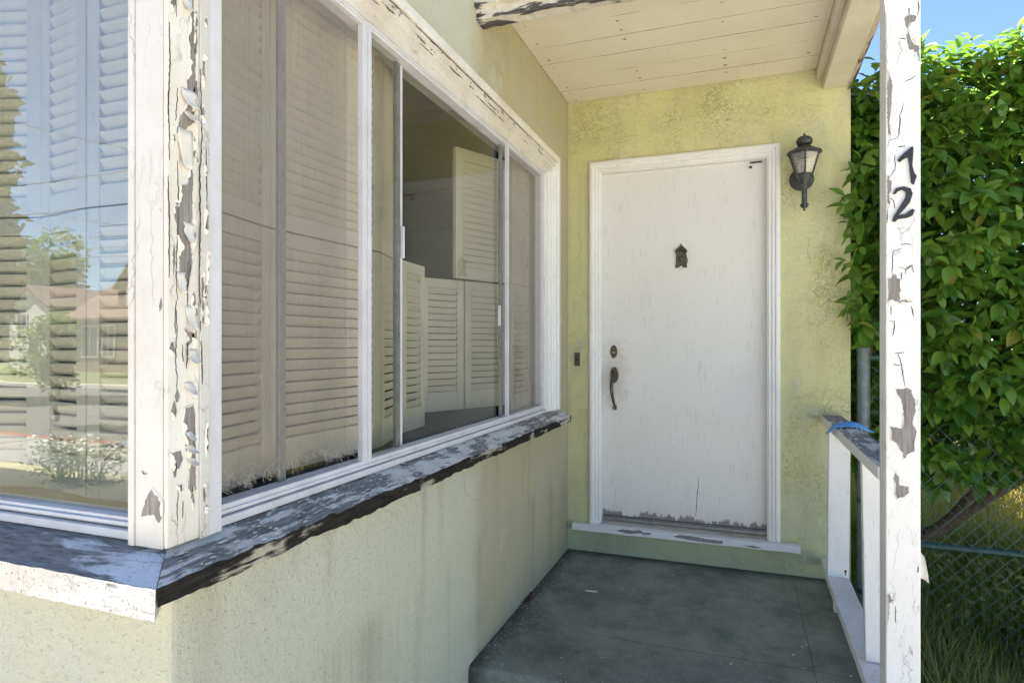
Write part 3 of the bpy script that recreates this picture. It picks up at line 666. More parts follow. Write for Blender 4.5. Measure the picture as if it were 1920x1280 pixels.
# outer aluminium frame at x=-.045..0
fx0, fx1 = -.045, .0
win.box(fx0, fx1, -2.675, -2.652, .885, 2.150); win.box(fx0, fx1, -.505, -.470, .885, 2.150)
win.box(fx0, fx1, -2.652, -.505, 2.112, 2.150); win.box(fx0, fx1, -2.652, -.505, .885, .907)
win.box(-.002, .012, -2.672, -.475, .868, .8845)              # sill flange
win.box(fx1, .004, -2.652, -.505, .888, .896)                # track lips
win.box(fx1, .004, -2.652, -.505, 2.120, 2.128)
window = win.build('window', M['aluminium'], house, .0015)
window['label'] = 'long three lite side window with aluminium frame and torn screen'
mb = MB(); mb.box(-.014, .004, -2.156, -2.142, .907, 2.112); mb.box(-.014, -.001, -2.142, -2.127, .907, 2.112); mb.box(-.014, .004, -2.127, -2.113, .907, 2.112)
mb.build('mullion', M['aluminium'], window, .0015)
mb = MB(); mb.box(-.014, .003, -1.024, -1.012, .907, 2.112); mb.box(-.014, -.002, -1.012, -1.000, .907, 2.112)
mb.build('mullion', M['aluminium'], window, .0015)
for (a, b) in ((-1.922, -1.900), (-1.900, -1.880)):
    mb = MB(); mb.box(-.044, -.030 if a < -1.91 else -.034, a, b, .907, 2.112); mb.build('sash_stile', M['aluminium'] if a > -1.91 else M['alu_dark'], window, .001)
mb = MB(); mb.box(-.044, -.0335, -2.442, -2.434, .907, 2.112); mb.box(-.044, -.036, -2.434, -2.416, .907, 2.112); mb.build('sash_stile', M['alu_dark'], window, .001)
mb = MB(); mb.box(-.030, -.020, -1.060, -1.0365, .907, 2.112); mb.build('sash_stile', M['alu_dark'], window, .001)
# glass lites (thin panes)
for (a, b, x) in ((-2.650, -2.172, -.042), (-2.112, -1.930, -.022), (-1.879, -1.069, -.038), (-.999, -.506, -.042)):
    mb = MB(); mb.box(x, x + .003, a, b, .908, 2.111); mb.build('pane', M['glass'], window)
for (y, z0, z1) in ((-1.896, 1.50, 1.60), (-1.062, 1.31, 1.40)):
    mb = MB(); mb.box(-.030, -.018, y - .004, y + .004, z0, z1); mb.build('sash_pull', M['aluminium'], window, .002)
# insect screens: left one torn along the bottom, right one whole
def screen(y0, y1, x, zb, torn, sag):
    n = 160; V = []; F = []
    for i in range(n + 1):
        y = y0 + (y1 - y0) * i / n
        zz = zb + (.050 * abs(noise.noise(Vector((y * 7, 2, 0)))) + .020 * abs(noise.noise(Vector((y * 60, 4, 0)))) + .010 * random.random() if torn else 0)
        for k in range(13):
            z = zz + (2.111 - zz) * k / 12
            xx = x + sag * noise.noise(Vector((y * 5, z * 3, 1))) + (.006 * max(0, .10 - (z - zb)) / .1 * noise.noise(Vector((y * 30, 0, 7))) if torn else 0)
            V.append((xx, y, z))
    for i in range(n):
        for k in range(12): F.append((i * 13 + k, i * 13 + k + 1, (i + 1) * 13 + k + 1, (i + 1) * 13 + k))
    mb = MB(); mb.sm = True; mb.add(V, F); return mb
s1 = screen(-2.651, -2.157, -.012, .930, True, .0025).build('insect_screen', M['insect_screen'], window); s1['label'] = 'grey brown insect screen with a torn fringed bottom edge'
screen(-.9995, -.506, -.012, .908, False, .001).build('insect_screen', M['insect_screen'], window)
mb = MB(); rng = random.Random(4)
for i in range(260):
    y = rng.uniform(-2.648, -2.178); z = .930 + .05 * abs(noise.noise(Vector((y * 7, 2, 0)))) + .02 * abs(noise.noise(Vector((y * 60, 4, 0)))) + rng.uniform(.002, .014)
    if noise.noise(Vector((y * 26, 7, 3))) < -.12: continue
    L = rng.uniform(.006, .026) * (1.7 if rng.random() < .12 else 1); bx, by = rng.uniform(.0, .014), rng.uniform(-.012, .012)
    pts = [(-.012 + bx * q * q, y + by * q + .004 * math.sin(q * 5 + i), z - L * q + .006 * q * q) for q in (0, .35, .7, 1)]
    mb.tube(pts, .00035 if rng.random() < .8 else .0006, 3, False)
for i in range(40):
    y = rng.uniform(-2.645, -2.19); z = .940 + rng.uniform(0, .03); w = rng.uniform(.01, .05)
    mb.tube([(-.0105, y + w * q, z + .008 * math.sin(q * 4 + i)) for q in (0, .3, .6, 1)], .00045, 3, False)
th = mb.build('torn_threads', M['thread'], window); th['kind'] = 'stuff'

# casing: stepped moulding over head and right jamb (mitred)
AZ, AY, OX = Vector((0, 0, -1)), Vector((0, -1, 0)), Vector((1, 0, 0))
def casing(prof, name, mat_h, mat_j, jprof=None):
    jprof = jprof or prof
    ys = [-2.798 + (2.798 - .278) * i / 60 for i in range(60)]
    jit = lambda y, k: .0012 * noise.noise(Vector((y * 14, k * 3.3, 1))) + .0008 * noise.noise(Vector((y * 60, k * 2.3, 4)))
    mb = MB(); V = []; F = []; m = len(prof)
    for i in range(61):
        for k, (a_, b_) in enumerate(prof):
            y = ys[i] if i < 60 else -.278 - a_
            if i == 59: y = min(y, -.278 - a_ - .004)
            V.append((b_ + jit(y, k) * .7, y, 2.263 - a_ + jit(y, k + 20)))
    for i in range(60):
        for k in range(m): F.append((i * m + k, i * m + (k + 1) % m, (i + 1) * m + (k + 1) % m, (i + 1) * m + k))
    F += [tuple(range(m - 1, -1, -1)), tuple(60 * m + k for k in range(m))]
    mb.add(V, F); mb.build(name, mat_h, window, .001)
    mb = MB(); V = []; F = []; m = len(jprof)
    for i in range(41):
        for k, (a_, b_) in enumerate(jprof):
            z = 2.263 - min(a_, .133) + (.866 - 2.263 + min(a_, .133)) * i / 40
            V.append((b_ + jit(z, k + 7) * .6, -.278 - a_ + jit(z, k + 31) * .7, z - .0004))
    for i in range(40):
        for k in range(m): F.append((i * m + k, i * m + (k + 1) % m, (i + 1) * m + (k + 1) % m, (i + 1) * m + k))
    F += [tuple(range(m - 1, -1, -1)), tuple(40 * m + k for k in range(m))]
    mb.add(V, F); mb.build('side_casing' if 'head' in name else 'side_outer_band', mat_j, window, .001)
casing([(0, -.012), (0, .030), (.003, .033), (.032, .033), (.0345, .030), (.035, -.012)], 'outer_band', M['trim_paint'], M['jamb_paint'])
casing([(.0355, -.012), (.0355, .022), (.058, .022), (.062, .016), (.068, .0155), (.070, .012), (.096, .0115), (.101, .005), (.131, .003), (.133, -.012)], 'head_casing', M['head_paint'], M['jamb_paint'],
       [(.0355, -.012), (.0355, .022), (.062, .022), (.066, .016), (.086, .0155), (.090, .010), (.125, .0095), (.130, .005), (.192, .0045), (.194, -.012)])
# cracked putty beads along the head
mb = MB(); rng = random.Random(8)
for i in range(64):
    y = rng.uniform(-2.65, -.6); L = rng.uniform(.02, .10); zz = rng.choice((.0368, .0368, .0368, .0368, .060, .0705)); z = 2.263 - zz
    if zz < .04: L *= 2.6
    ln = [(y + L * k / 5, z + rng.uniform(-.0025, .0025)) for k in range(6)]
    mb.prism(strip(ln, rng.uniform(.0014, .0030), i), .002, .0232 if zz < .05 else .0205 if zz < .065 else .0145 if zz < .09 else .0095, 'x')
for i in range(26):
    y = rng.uniform(-2.6, -.6); L = rng.uniform(.006, .018); z = 2.263 - rng.uniform(.042, .054)
    mb.prism(jag([(y, z), (y + L * .5, z + .003), (y + L, z), (y + L * .6, z - rng.uniform(.003, .007))], .003, .0012, i), .010, .0228, 'x')
o = mb.build('putty_crack', simple('putty_dirt', (.13, .095, .06), .9), window); o['kind'] = 'stuff'
# sill of the side window: weathered board, rotten front
def se(L, j):
    n1 = noise.noise(Vector((L * 5, j, 3))); n2 = noise.noise(Vector((L * 30, j, 8)))
    rot = min(1, max(0, (-.55 - L) / .5))
    if j == 1: return (-.010 * abs(n1) * rot - .005 * abs(n2) * rot, .008 * n1 * rot + .004 * n2 * rot)
    if j == 2: return (-.004 * abs(n2) * rot, -.031 + .005 * n2 * rot)
    return (0, 0)
mb = rough_board(.0, .092, -2.872, -.272, .799, .8665, 'y', .010, .0018, edge=se, seed=41)
mb.v = [(x, max(y, -2.771 - max(0, x) * 1.09 + .001), z) for x, y, z in mb.v]
o_ = None
me_o = mb.build('sill_board', [M['sill_top'], M['sill_rot']], window)
for p in me_o.data.polygons:
    if p.normal.x > .6 or p.normal.z < -.3: p.material_index = 1
me_o['label'] = 'weathered sill board with grey peeled top and black rotten front edge'
# ragged flakes that stand proud on the sill
mb = MB(); rng = random.Random(12)
for i in range(620):
    y = rng.uniform(-2.8, -.35); x = rng.uniform(.010, .089); a = rng.uniform(0, 6.28); L = rng.uniform(.003, .013)
    z = .8665 - .031 * x / .092 + .0022
    pts = [Vector((x + L * .45 * rng.uniform(.5, 1) * math.cos(a + k), y + L * rng.uniform(.6, 1.1) * math.sin(a + k), z + rng.uniform(-.001, .0025))) for k in (0, 1.3, 2.6, 4.2, 5.2)]
    mb.add(pts, [(0, 1, 2, 3, 4)])
o = mb.build('paint_flakes', M['flake'], window); o['kind'] = 'stuff'

# ------------------------------------------------------------------ front window at the left
wf = MB()
wf.box(-2.2, -.0795, -2.770, -2.725, .885, .905); wf.box(-2.2, -.0795, -2.770, -2.725, 2.112, 2.15); wf.box(-.0795, -.059, -2.770, -2.725, .868, 2.15)
wf.box(-2.2, -2.17, -2.770, -2.725, .905, 2.112); wf.box(-2.17, -.0795, -2.776, -2.7702, .890, .8975)
wf.box(-2.2, -.061, -2.784, -2.7702, .868, .8845)
fwin = wf.build('window', M['aluminium'], house, .0015); fwin['label'] = 'front picture window left of the corner reflecting sky and street'
mb = MB(); mb.box(-2.169, -.080, -2.752, -2.748, .906, 2.111); mb.build('pane', M['glass_front'], fwin)
def se2(L, j):
    n2 = noise.noise(Vector((L * 30, j, 2)))
    if j == 1 or j == 2: return (0, 0)
    if j == 0: return (-.004 * abs(n2), 0)
    return (0, -.034 + .003 * n2)
mb = rough_board(-2.4, .0905, -2.872, -2.771, .781, .8665, 'x', .012, .0015, edge=se2, seed=42)
mb.v = [(min(x, max(0, -2.771 - y) / 1.09 - .0015), y, z) for x, y, z in mb.v]
o = mb.build('sill_board', [M['sill_top_x'], M['sill_face']], fwin)
for p in o.data.polygons:
    if p.normal.y < -.6 or p.normal.x > .6: p.material_index = 1
o['label'] = 'grey weathered front sill board with white flaking face'
mb = MB()
prof_f = [(0, -.01), (0, .036), (.03, .038), (.034, .028), (.10, .026), (.112, .006), (.134, .004), (.134, -.01)]
mb.sweep([(Vector((-2.4, -2.77, 2.263)), Vector((0, 0, -1)), Vector((0, -1, 0))), (Vector((.03, -2.77, 2.263)), Vector((0, 0, -1)), Vector((0, -1, 0)))], prof_f, None)
mb.build('head_casing', M['corner_front'], fwin, .002)

# ------------------------------------------------------------------ corner post between the two windows
mb = rough_board(-.057, .028, -2.797, -2.705, .862, 2.16, 'x', .5, 0, seed=1)
mb = MB(); mb.box(-.058, .028, -2.798, -2.680, .8675, 2.262)
cpost = mb.build('corner_post', M['corner_paint'], house, .004, 3)
cpost['label'] = 'corner post between the windows with white paint peeling to grey wood'
mb = MB(); mb.box(-.0585, -.044, -2.8045, -2.7985, .8675, 2.255); mb.box(-.0435, .022, -2.8015, -2.7985, .8675, 2.255); mb.build('front_board', M['corner_front'], cpost, .0015)
mb = MB(); mb.box(.0285, .0325, -2.729, -2.7065, .8665, 2.255); mb.build('side_strip', M['corner_front'], cpost, .0012)
mb = MB(); mb.box(-.002, .030, -2.7064, -2.6755, .8665, 2.20); mb.build('side_strip', M['aluminium'], cpost, .0012)
paint_wear(cpost, 'x', .0282, 1, [[(min(max(p[0], -2.794), -2.7305), p[1]) for p in q] for q in CORNER_PATCH[:7]], CORNER_CRACK[:2], .002, 200)
paint_wear(cpost, 'x', .0327, 1, [[(min(max(p[0], -2.7285), -2.708), p[1]) for p in q] for q in CORNER_PATCH[7:]], CORNER_CRACK[2:], .002, 260)
paint_wear(cpost, 'y', -2.8017, -1, [[(min(max(p[0], -.043), .0215), p[1]) for p in q] for q in CORNER_FRONT_PATCH], [], .002, 230)
rng = random.Random(51); small, tiny = [], []
for i in range(34):
    z = rng.uniform(.90, 2.16); hh = rng.uniform(.010, .055); yy = rng.choice((rng.uniform(-2.789, -2.774), rng.uniform(-2.742, -2.735))); w_ = rng.uniform(.0025, .006)
    small.append([(yy - w_ * .4, z), (yy + w_ * .5, z + hh * .1), (yy + w_, z + hh * .45), (yy + w_ * .3, z + hh), (yy - w_ * .5, z + hh * .8), (yy - w_, z + hh * .4)])
for i in range(20):
    z = rng.uniform(.90, 2.16); hh = rng.uniform(.012, .07); yy = rng.uniform(-2.724, -2.712); w_ = rng.uniform(.002, .0042)
    tiny.append([(yy - w_ * .4, z), (yy + w_ * .5, z + hh * .1), (yy + w_, z + hh * .45), (yy + w_ * .3, z + hh), (yy - w_ * .5, z + hh * .8), (yy - w_, z + hh * .4)])
lines = []
for i in range(16):
    y0_ = rng.uniform(-2.790, -2.736); z = rng.uniform(.9, 2.0); lines.append([(y0_ + rng.uniform(-.002, .002), z + .03 * k) for k in range(rng.randint(2, 7))])
paint_wear(cpost, 'x', .0282, 1, small, lines, .0014, 700)
paint_wear(cpost, 'x', .0327, 1, tiny, [], .002, 760)
rng = random.Random(5)
for i, (y, z, w, h, l) in enumerate([(-2.752, 1.695, .034, .045, .012), (-2.747, 1.655, .030, .030, .02), (-2.756, 1.86, .020, .03, .008), (-2.760, 1.62, .032, .095, .008), (-2.753, 1.452, .022, .05, .01),
                                     (-2.748, 1.30, .022, .06, .012), (-2.746, 1.22, .026, .035, .014), (-2.750, 1.16, .02, .03, .012), (-2.752, 1.07, .016, .02, .012), (-2.749, 1.045, .02, .02, .012), (-2.747, 1.02, .018, .018, .014), (-2.762, 2.0, .02, .05, .006), (-2.768, 1.36, .018, .05, .007)]):
    curl_flake(cpost, 'x', .0285, 1, (y, z), w, h, l, i)

# ------------------------------------------------------------------ front door
mb = MB(); mb.box(.197, 1.116, .052, .096, .214, 2.234)
door = mb.build('front_door', M['door_paint'], house, .002); door['label'] = 'white flush front door with cracked paint and dark knocker'
mb = MB()
for pts in ([(.735, .25), (.737, .28), (.742, .36), (.748, .42), (.750, .47)],): mb.prism(strip(pts, .004, 3), .0513, .0525, 'y')
mb.build('scratch', M['crack'], door)
# knocker: arched back plate with crown, ring at the side
mb = MB(); kx, kz = .655, 1.665
out = [(-.034, 0), (-.012, 0), (-.006, .01), (.006, .01), (.012, 0), (.034, 0), (.029, .03), (.028, .085), (.036, .088), (.030, .105), (.016, .110), (.012, .122), (.006, .126), (0, .138), (-.006, .126), (-.012, .122), (-.016, .110), (-.030, .105), (-.036, .088), (-.028, .085), (-.029, .03)]
mb.prism([(kx + a, kz + b) for a, b in out], .0515, .044, 'y')
for a in range(9):
    t_ = math.pi * a / 8; mb.lathe((kx - .026 * math.cos(t_), .044, kz + .092 + .022 * math.sin(t_)), [(.006, 0), (.005, .004), (.002, .006)], 8, 'y')
mb.lathe((kx, .044, kz + .05), [(.017, 0), (.016, .003), (.010, .007), (.0, .008)], 12, 'y')
mb.tube([(kx - .020, .042, kz + .095), (kx, .036, kz + .10), (kx + .024, .034, kz + .085), (kx + .036, .032, kz + .03), (kx + .030, .034, kz + .018), (kx + .014, .036, kz + .014)], .0032, 8)
mb.build('knocker', M['bronze'], door, .0012)
# deadbolt: pointed oval escutcheon with brass cylinder
def oval(cx, cz, rx, rz, pw, n=28):
    return [(cx + rx * math.copysign(abs(math.cos(2 * math.pi * k / n)) ** pw, math.cos(2 * math.pi * k / n)), cz + rz * math.sin(2 * math.pi * k / n)) for k in range(n)]
mb = MB(); mb.prism(oval(.268, 1.184, .021, .040, 1.25), .0515, .044, 'y'); mb.lathe((.268, .044, 1.180), [(.016, 0), (.014, .005), (.011, .006)], 16, 'y'); db = mb.build('deadbolt', M['bronze'], door, .002)
mb = MB(); mb.lathe((.268, .0375, 1.180), [(.0075, 0), (.0075, .003), (.006, .004)], 14, 'y'); mb.build('cylinder', M['brass'], db)
# grip handle
mb = MB(); mb.prism(oval(.272, 1.046, .024, .046, 1.0), .0515, .043, 'y'); mb.lathe((.272, .043, 1.055), [(.010, 0), (.008, .012), (.006, .016)], 12, 'y')
mb.sm = True
mb.tube([(.272, .046, 1.035), (.270, .022, 1.033), (.266, .004, 1.018), (.264, -.004, .985), (.266, -.004, .95), (.270, .006, .91), (.273, .020, .885), (.274, .034, .868), (.274, .046, .862)], .008, 10, True, [.009, .010, .011, .0115, .0105, .009, .0075, .007, .008])
mb.sm = False
mb.prism([(.274 + .016 * math.cos(2 * math.pi * k / 10) * (1 if k % 2 else .65), .853 + .019 * math.sin(2 * math.pi * k / 10) * (1 if k % 2 else .75)) for k in range(10)], .0515, .045, 'y')
mb.tube([(.262, .036, 1.062), (.262, .012, 1.068), (.266, .004, 1.074)], .005, 8, True, [.005, .005, .008])
mb.build('door_handle', M['bronze'], door, .0012)
mb = MB(); mb.box(1.02, 1.085, .046, .0515, 2.222, 2.232); mb.box(1.018, 1.034, .040, .0515, 2.196, 2.206); mb.build('chain_catch', M['rust'], door, .001)
# casing of the door: stepped moulding up, over and down
prof = [(0, -.01), (0, .020), (.010, .024), (.022, .024), (.026, .016), (.040, .016), (.044, .008), (.058, .008), (.060, .0), (.066, -.001), (.0665, -.045), (.060, -.045), (.055, -.01)]
X_, Z_, OY = Vector((1, 0, 0)), Vector((0, 0, 1)), Vector((0, -1, 0))
mb = MB(); mb.sweep([(Vector((.136, 0, .172)), X_, OY), (Vector((.136, 0, 2.300)), X_ - Z_, OY), (Vector((1.174, 0, 2.300)), -X_ - Z_, OY), (Vector((1.174, 0, .172)), -X_, OY)], prof, None)
mb.build('door_casing', M['door_trim'], house, .0015)
mb = MB(); mb.box(.1665, .2000, .046, .051, .21, 2.24); mb.box(1.113, 1.1435, .046, .051, .21, 2.24); mb.box(.2, 1.113, .046, .051, 2.222, 2.2605)
mb.build('door_stop', M['door_trim'], house, .001)
mb = rough_board(.039, 1.268, -.055, -.0005, .134, .172, 'x', .02, .0012, seed=51); mb.build('door_sill', M['door_sill'], house, .003)
paint_wear(house, 'y', -.0558, -1, [[(.30, .156), (.34, .168), (.40, .166), (.44, .172), (.455, .160), (.50, .163), (.50, .152), (.46, .148), (.44, .156), (.38, .145), (.33, .150)],
                                   [(.62, .157), (.66, .170), (.73, .168), (.80, .162), (.885, .160), (.88, .144), (.80, .143), (.72, .146), (.66, .150)], [(.985, .148), (1.04, .152), (1.08, .145), (1.04, .140)]], [], .002, 300, False)
mb = rough_board(.166, 1.144, -.0004, .051, .150, .190, 'x', .03, .0012, seed=52, edge=lambda L, j: (0, -.012) if j == 3 else (0, 0)); mb.build('threshold', M['threshold'], house, .002)
mb = MB(); mb.box(.2, 1.113, .030, .0514, .1895, .206); mb.box(.2, 1.113, .040, .0512, .206, .2125); mb.build('weather_strip', M['alu_dark'], house, .002)

# rusty nail heads along the soffit joist lines, hairline cracks in the stucco
rng = random.Random(15); mb = MB()
for i in range(7):
    for x in (.06, .46, .90, 1.29):
        for q in (.25, .75):
            if rng.random() < .45: continue
            y = yb[i] + (yb[i + 1] - yb[i]) * (q + rng.uniform(-.06, .06)); mb.prism([(x + rng.uniform(-.008, .008) + .0032 * math.cos(k), y + .0032 * math.sin(k)) for k in (0, 1, 2, 3, 4, 5)], 2.6688, 2.6725, 'z')
mb.build('nail_heads', M['rust'], house)['kind'] = 'stuff'
mb = MB()
def hair(ax, a0, a1, p, ang, n, st, w, seed):
    r = random.Random(seed); pts = [p]; 
    for k in range(n):
        ang += r.uniform(-.55, .55); pts.append((pts[-1][0] + st * math.cos(ang), pts[-1][1] + st * math.sin(ang)))
    mb.prism(strip(pts, w, seed), a0, a1, ax)
for i, (p, ang, n) in enumerate((((1.178, 2.07), .2, 3), ((1.178, 2.16), -.3, 4), ((1.30, 1.80), -1.2, 7), ((1.40, 1.55), -1.5, 6), ((1.20, .95), -.2, 8), ((.30, 2.44), .1, 6), ((.72, 2.50), -.4, 7), ((1.02, 2.42), .3, 6), ((.06, 1.9), -1.4, 8), ((.05, .8), -1.6, 7), ((1.26, 2.52), -.8, 6), ((1.32, .45), -1.0, 6), ((.5, .08), 0, 5), ((.9, .09), .1, 5))):
    hair('y', -.0004, .001, p, ang, n, .026, .0011, 500 + i)
for i, (p, ang, n) in enumerate((((-1.5, .76), -1.7, 9), ((-.8, .70), -1.5, 8), ((-.35, .6), -1.6, 9), ((-.10, .9), -1.5, 14), ((-.05, .35), -1.6, 8), ((-.6, 2.38), .2, 7), ((-1.2, 2.42), -.2, 7))):
    hair('x', -.001, .0004, p, ang, n, .026, .0009, 600 + i)
o = mb.build('hairline_cracks', simple('stucco_crack', (.17, .15, .08), .95), house); o['kind'] = 'stuff'

# ================================================================== SHUTTERS behind the glass
SLAT = {}
def slat_mesh(w):
    k = round(w, 3)
    if k not in SLAT:
        mb = MB(); a = R(32); c, s_ = math.cos(a), math.sin(a)
        pr = [(-.0150, -.0018), (-.0135, -.0028), (.0135, -.0028), (.0150, -.0018), (.0150, .0018), (.0135, .0028), (-.0135, .0028), (-.0150, .0018)]
        pts = [(-(u * s_) + q * c, u * c + q * s_) for u, q in pr]      # (y out, z): lower edge leans outside
        mb.prism([(p[0], p[1]) for p in pts], -w / 2, w / 2, 'x')
        SLAT[k] = mb.mesh('louver', M['shutter'])
    return SLAT[k]
def shutter(p, q, z0, z1, label, rail=(.085, .04), stile=.038, group='louvered shutters inside the corner windows'):
    """panel from plan point p to q, outside face to the right of p->q"""
    p = Vector((p[0], p[1], 0)); q = Vector((q[0], q[1], 0)); W = (q - p).length - .004; c = (p + q) / 2
    ang = math.atan2(q.y - p.y, q.x - p.x)
    t = thing('louvered_shutter', label, 'shutter', (c.x, c.y, z0), group); t.rotation_euler = (0, 0, ang)
    th = .011
    def part(name, x0, x1, za, zb, d=th):
        mb = MB(); mb.box(x0, x1, -d, d, za, zb); o = bpy.data.objects.new(name, mb.mesh(name, M['shutter'])); COL.objects.link(o); o.parent = t
        b = o.modifiers.new('bevel', 'BEVEL'); b.width = .002; b.segments = 2
    H = z1 - z0
    part('stile', -W / 2, -W / 2 + stile, 0, H); part('stile', W / 2 - stile, W / 2, 0, H)
    part('rail', -W / 2 + stile, W / 2 - stile, 0, rail[0], th - .001); part('rail', -W / 2 + stile, W / 2 - stile, H - rail[1], H, th - .001)
    me = slat_mesh(W - 2 * stile); n = int((H - rail[0] - rail[1]) / .029); st = (H - rail[0] - rail[1]) / n
    for i in range(n):
        o = bpy.data.objects.new('louver', me); COL.objects.link(o); o.parent = t
        o.location = (0, -.001, rail[0] + st * (i + .5)); o.rotation_euler = (R(random.uniform(-3, 3)), 0, 0)
    return t
ZL, ZS, ZT = .895, 1.525, 2.20
# the outside face must look towards the glass (+x for the side window): p->q runs so that the right hand side is outside
U = [(-.100, -2.690), (-.165, -2.335), (-.130, -1.870), (-.215, -1.60)]
for i, (lab_u, lab_l) in enumerate((('upper louvered shutter behind the torn screen, next to the corner post', 'lower louvered shutter behind the torn screen fringe, next to the corner post'),
                    ('upper louvered shutter behind the dent in the screen, left of the wide mullion', 'lower louvered shutter behind the screen, left of the wide mullion'),
                    ('upper louvered shutter seen through clear glass just right of the wide mullion', 'lower louvered shutter seen through clear glass just right of the wide mullion'))):
    a, b = U[i], U[i + 1]
    shutter(a, b, ZS + .004, ZT, lab_u, (.045, .04)); shutter(a, b, ZL, ZS, lab_l)
shutter((-.225, -1.575), (-.245, -1.36), ZL, ZS + .02, 'narrow lower shutter standing ajar in the middle of the clear pane')
shutter((-.36, -1.18), (-.250, -.960), ZL + .03, ZS, 'lower louvered shutter left below the folded open upper shutter')
shutter((-.248, -.956), (-.125, -.70), ZL + .03, ZS, 'lower louvered shutter beside the right sash, under the open upper shutter')
shutter((-.245, -1.065), (-.105, -.745), ZS + .004, 2.125, 'upper louvered shutter swung into the room behind the clear pane', (.05, .055), .045)
shutter((-.10, -.74), (-.085, -.48), ZL, ZS, 'lower shutter behind the narrow screened pane at the window far end')
shutter((-.10, -.72), (-.085, -.48), ZS + .004, ZT, 'upper shutter behind the narrow screened pane at the window far end', (.045, .04))
F_ = [(-.130, -2.655), (-.362, -2.655), (-.56, -2.622), (-.87, -2.712)]
nm = ('nearest the corner post', 'in the angled fold at the middle of the pane', 'at the left edge of the photo')
for i in range(3):
    a, b = F_[i + 1], F_[i]
    shutter(a, b, ZS + .004, ZT, 'upper shutter behind the front window, ' + nm[i], (.045, .04)); shutter(a, b, ZL, ZS, 'lower shutter behind the front window, ' + nm[i])

# ================================================================== PORCH POST with the house number
post = thing('porch_post', 'square white porch post with peeling cracked paint carrying the number 12', 'post', (1.4185, -1.49, -.19))
mb = MB(); n = 40; V = []; F = []
for i in range(n + 1):
    z = -.19 + (2.5595 + .19) * i / n
    for (x, y) in ((1.3745, -1.535), (1.4625, -1.535), (1.4625, -1.447), (1.3745, -1.447)):
        V.append((x + .0006 * noise.noise(Vector((z * 6, x * 50, 1))), y + .0 , z))
for i in range(n):
    for j in range(4): F.append((i * 4 + j, i * 4 + (j + 1) % 4, (i + 1) * 4 + (j + 1) % 4, (i + 1) * 4 + j))
F += [(3, 2, 1, 0), (n * 4, n * 4 + 1, n * 4 + 2, n * 4 + 3)]
mb.add(V, F); mb.build('shaft', M['post_paint'], post, .004, 3)
cl = lambda q: [(min(max(p[0], 1.3785), 1.4585), p[1]) for p in q]
paint_wear(post, 'y', -1.5351, -1, [cl(q) for q in POST_PATCH], [cl(q) for q in POST_CRACK], .0024, 400)
mb = MB(); mb.sm = True
V = []
for i in range(6):
    for j in range(5):
        u, w = j / 4, i / 5
        V.append((1.4615 + .030 * u * (1 - w * .3) * (.3 + .7 * w), -1.528 + .004 * math.sin(u * 3) - .006 * u, 0.630 - .075 * w - .010 * u * u + .008 * noise.noise(Vector((u * 4, w * 4, 2)))))
mb.add(V, [(i * 5 + j, i * 5 + j + 1, (i + 1) * 5 + j + 1, (i + 1) * 5 + j) for i in range(5) for j in range(4)])
o = mb.build('paint_chip', M['flake'], post); s_ = o.modifiers.new('thick', 'SOLIDIFY'); s_.thickness = .0008
for nme, poly, lab in (('house_number', DIGIT_ONE[0], 'black metal numeral 1 hanging crooked on the porch post'), ('house_number', DIGIT_TWO[0], 'black metal numeral 2 on the porch post below the crooked 1')):
    mb = MB(); mb.prism(poly, -1.5358, -1.5425, 'y'); c = [sum(p[k] for p in poly) / len(poly) for k in (0, 1)]
    mb2 = MB(); mb2.v = [(x - c[0], y + 1.5358, z - c[1]) for x, y, z in mb.v]; mb2.f = mb.f; mb2.mi = mb.mi; mb2.smooth = mb.smooth
    o = mb2.build(nme, M['black_paint'], None, .0008); o.location = (c[0], -1.5358, c[1]); tag(o, lab, 'number', 'house number digits on the post')

# ================================================================== RAILING
rail = thing('porch_railing', 'white wooden porch railing with weathered flat top rail between wall and post', 'railing', (1.42, -.75, 0))
rough_board(1.370, 1.468, -1.4465, -.002, .815, .857, 'y', .03, .0015, seed=61)
mb = rough_board(1.370, 1.468, -1.4465, -.002, .815, .857, 'y', .03, .0013, seed=61)
o = mb.build('top_rail', [M['rail_paint'], M['rail_top']], rail, .004)
for p in o.data.polygons:
    if p.normal.z > .6: p.material_index = 1
mb = rough_board(1.366, 1.462, -1.4465, -.002, .070, .110, 'y', .03, .0013, seed=62)
o = mb.build('bottom_rail', [M['rail_paint'], M['rail_low']], rail, .004)
for p in o.data.polygons:
    if p.normal.z > .6: p.material_index = 1
for (y, dx, tx) in ((-.262, .0, -.006), (-.70 - .41, .004, .012)):
    mb = MB(); V = []
    for (z, k) in ((.1108, 1), (.8145, 0)):
        for (x, yy) in ((1.374 + dx + tx * k, y - .018), (1.466 + dx + tx * k, y - .018), (1.466 + dx + tx * k, y + .018), (1.374 + dx + tx * k, y + .018)): V.append((x, yy, z))
    mb.add(V, [(3, 2, 1, 0), (4, 5, 6, 7), (0, 1, 5, 4), (1, 2, 6, 5), (2, 3, 7, 6), (3, 0, 4, 7)])
    mb.build('baluster', M['rail_paint'], rail, .003)
for y in (-.42, -1.20):
    mb = MB(); mb.box(1.376, 1.42, y - .02, y + .02, .0008, .0695); mb.build('foot_block', M['rail_paint'], rail, .004)
mb = MB(); mb.lathe((1.445, -.2802, .145), [(.006, 0), (.005, .001), (.003, .002)], 8, 'y'); mb.prism([(1.441, .150), (1.449, .150), (1.447, .128), (1.444, .122)], -.2801, -.2808, 'y'); mb.build('rusty_nail', M['rust'], rail)

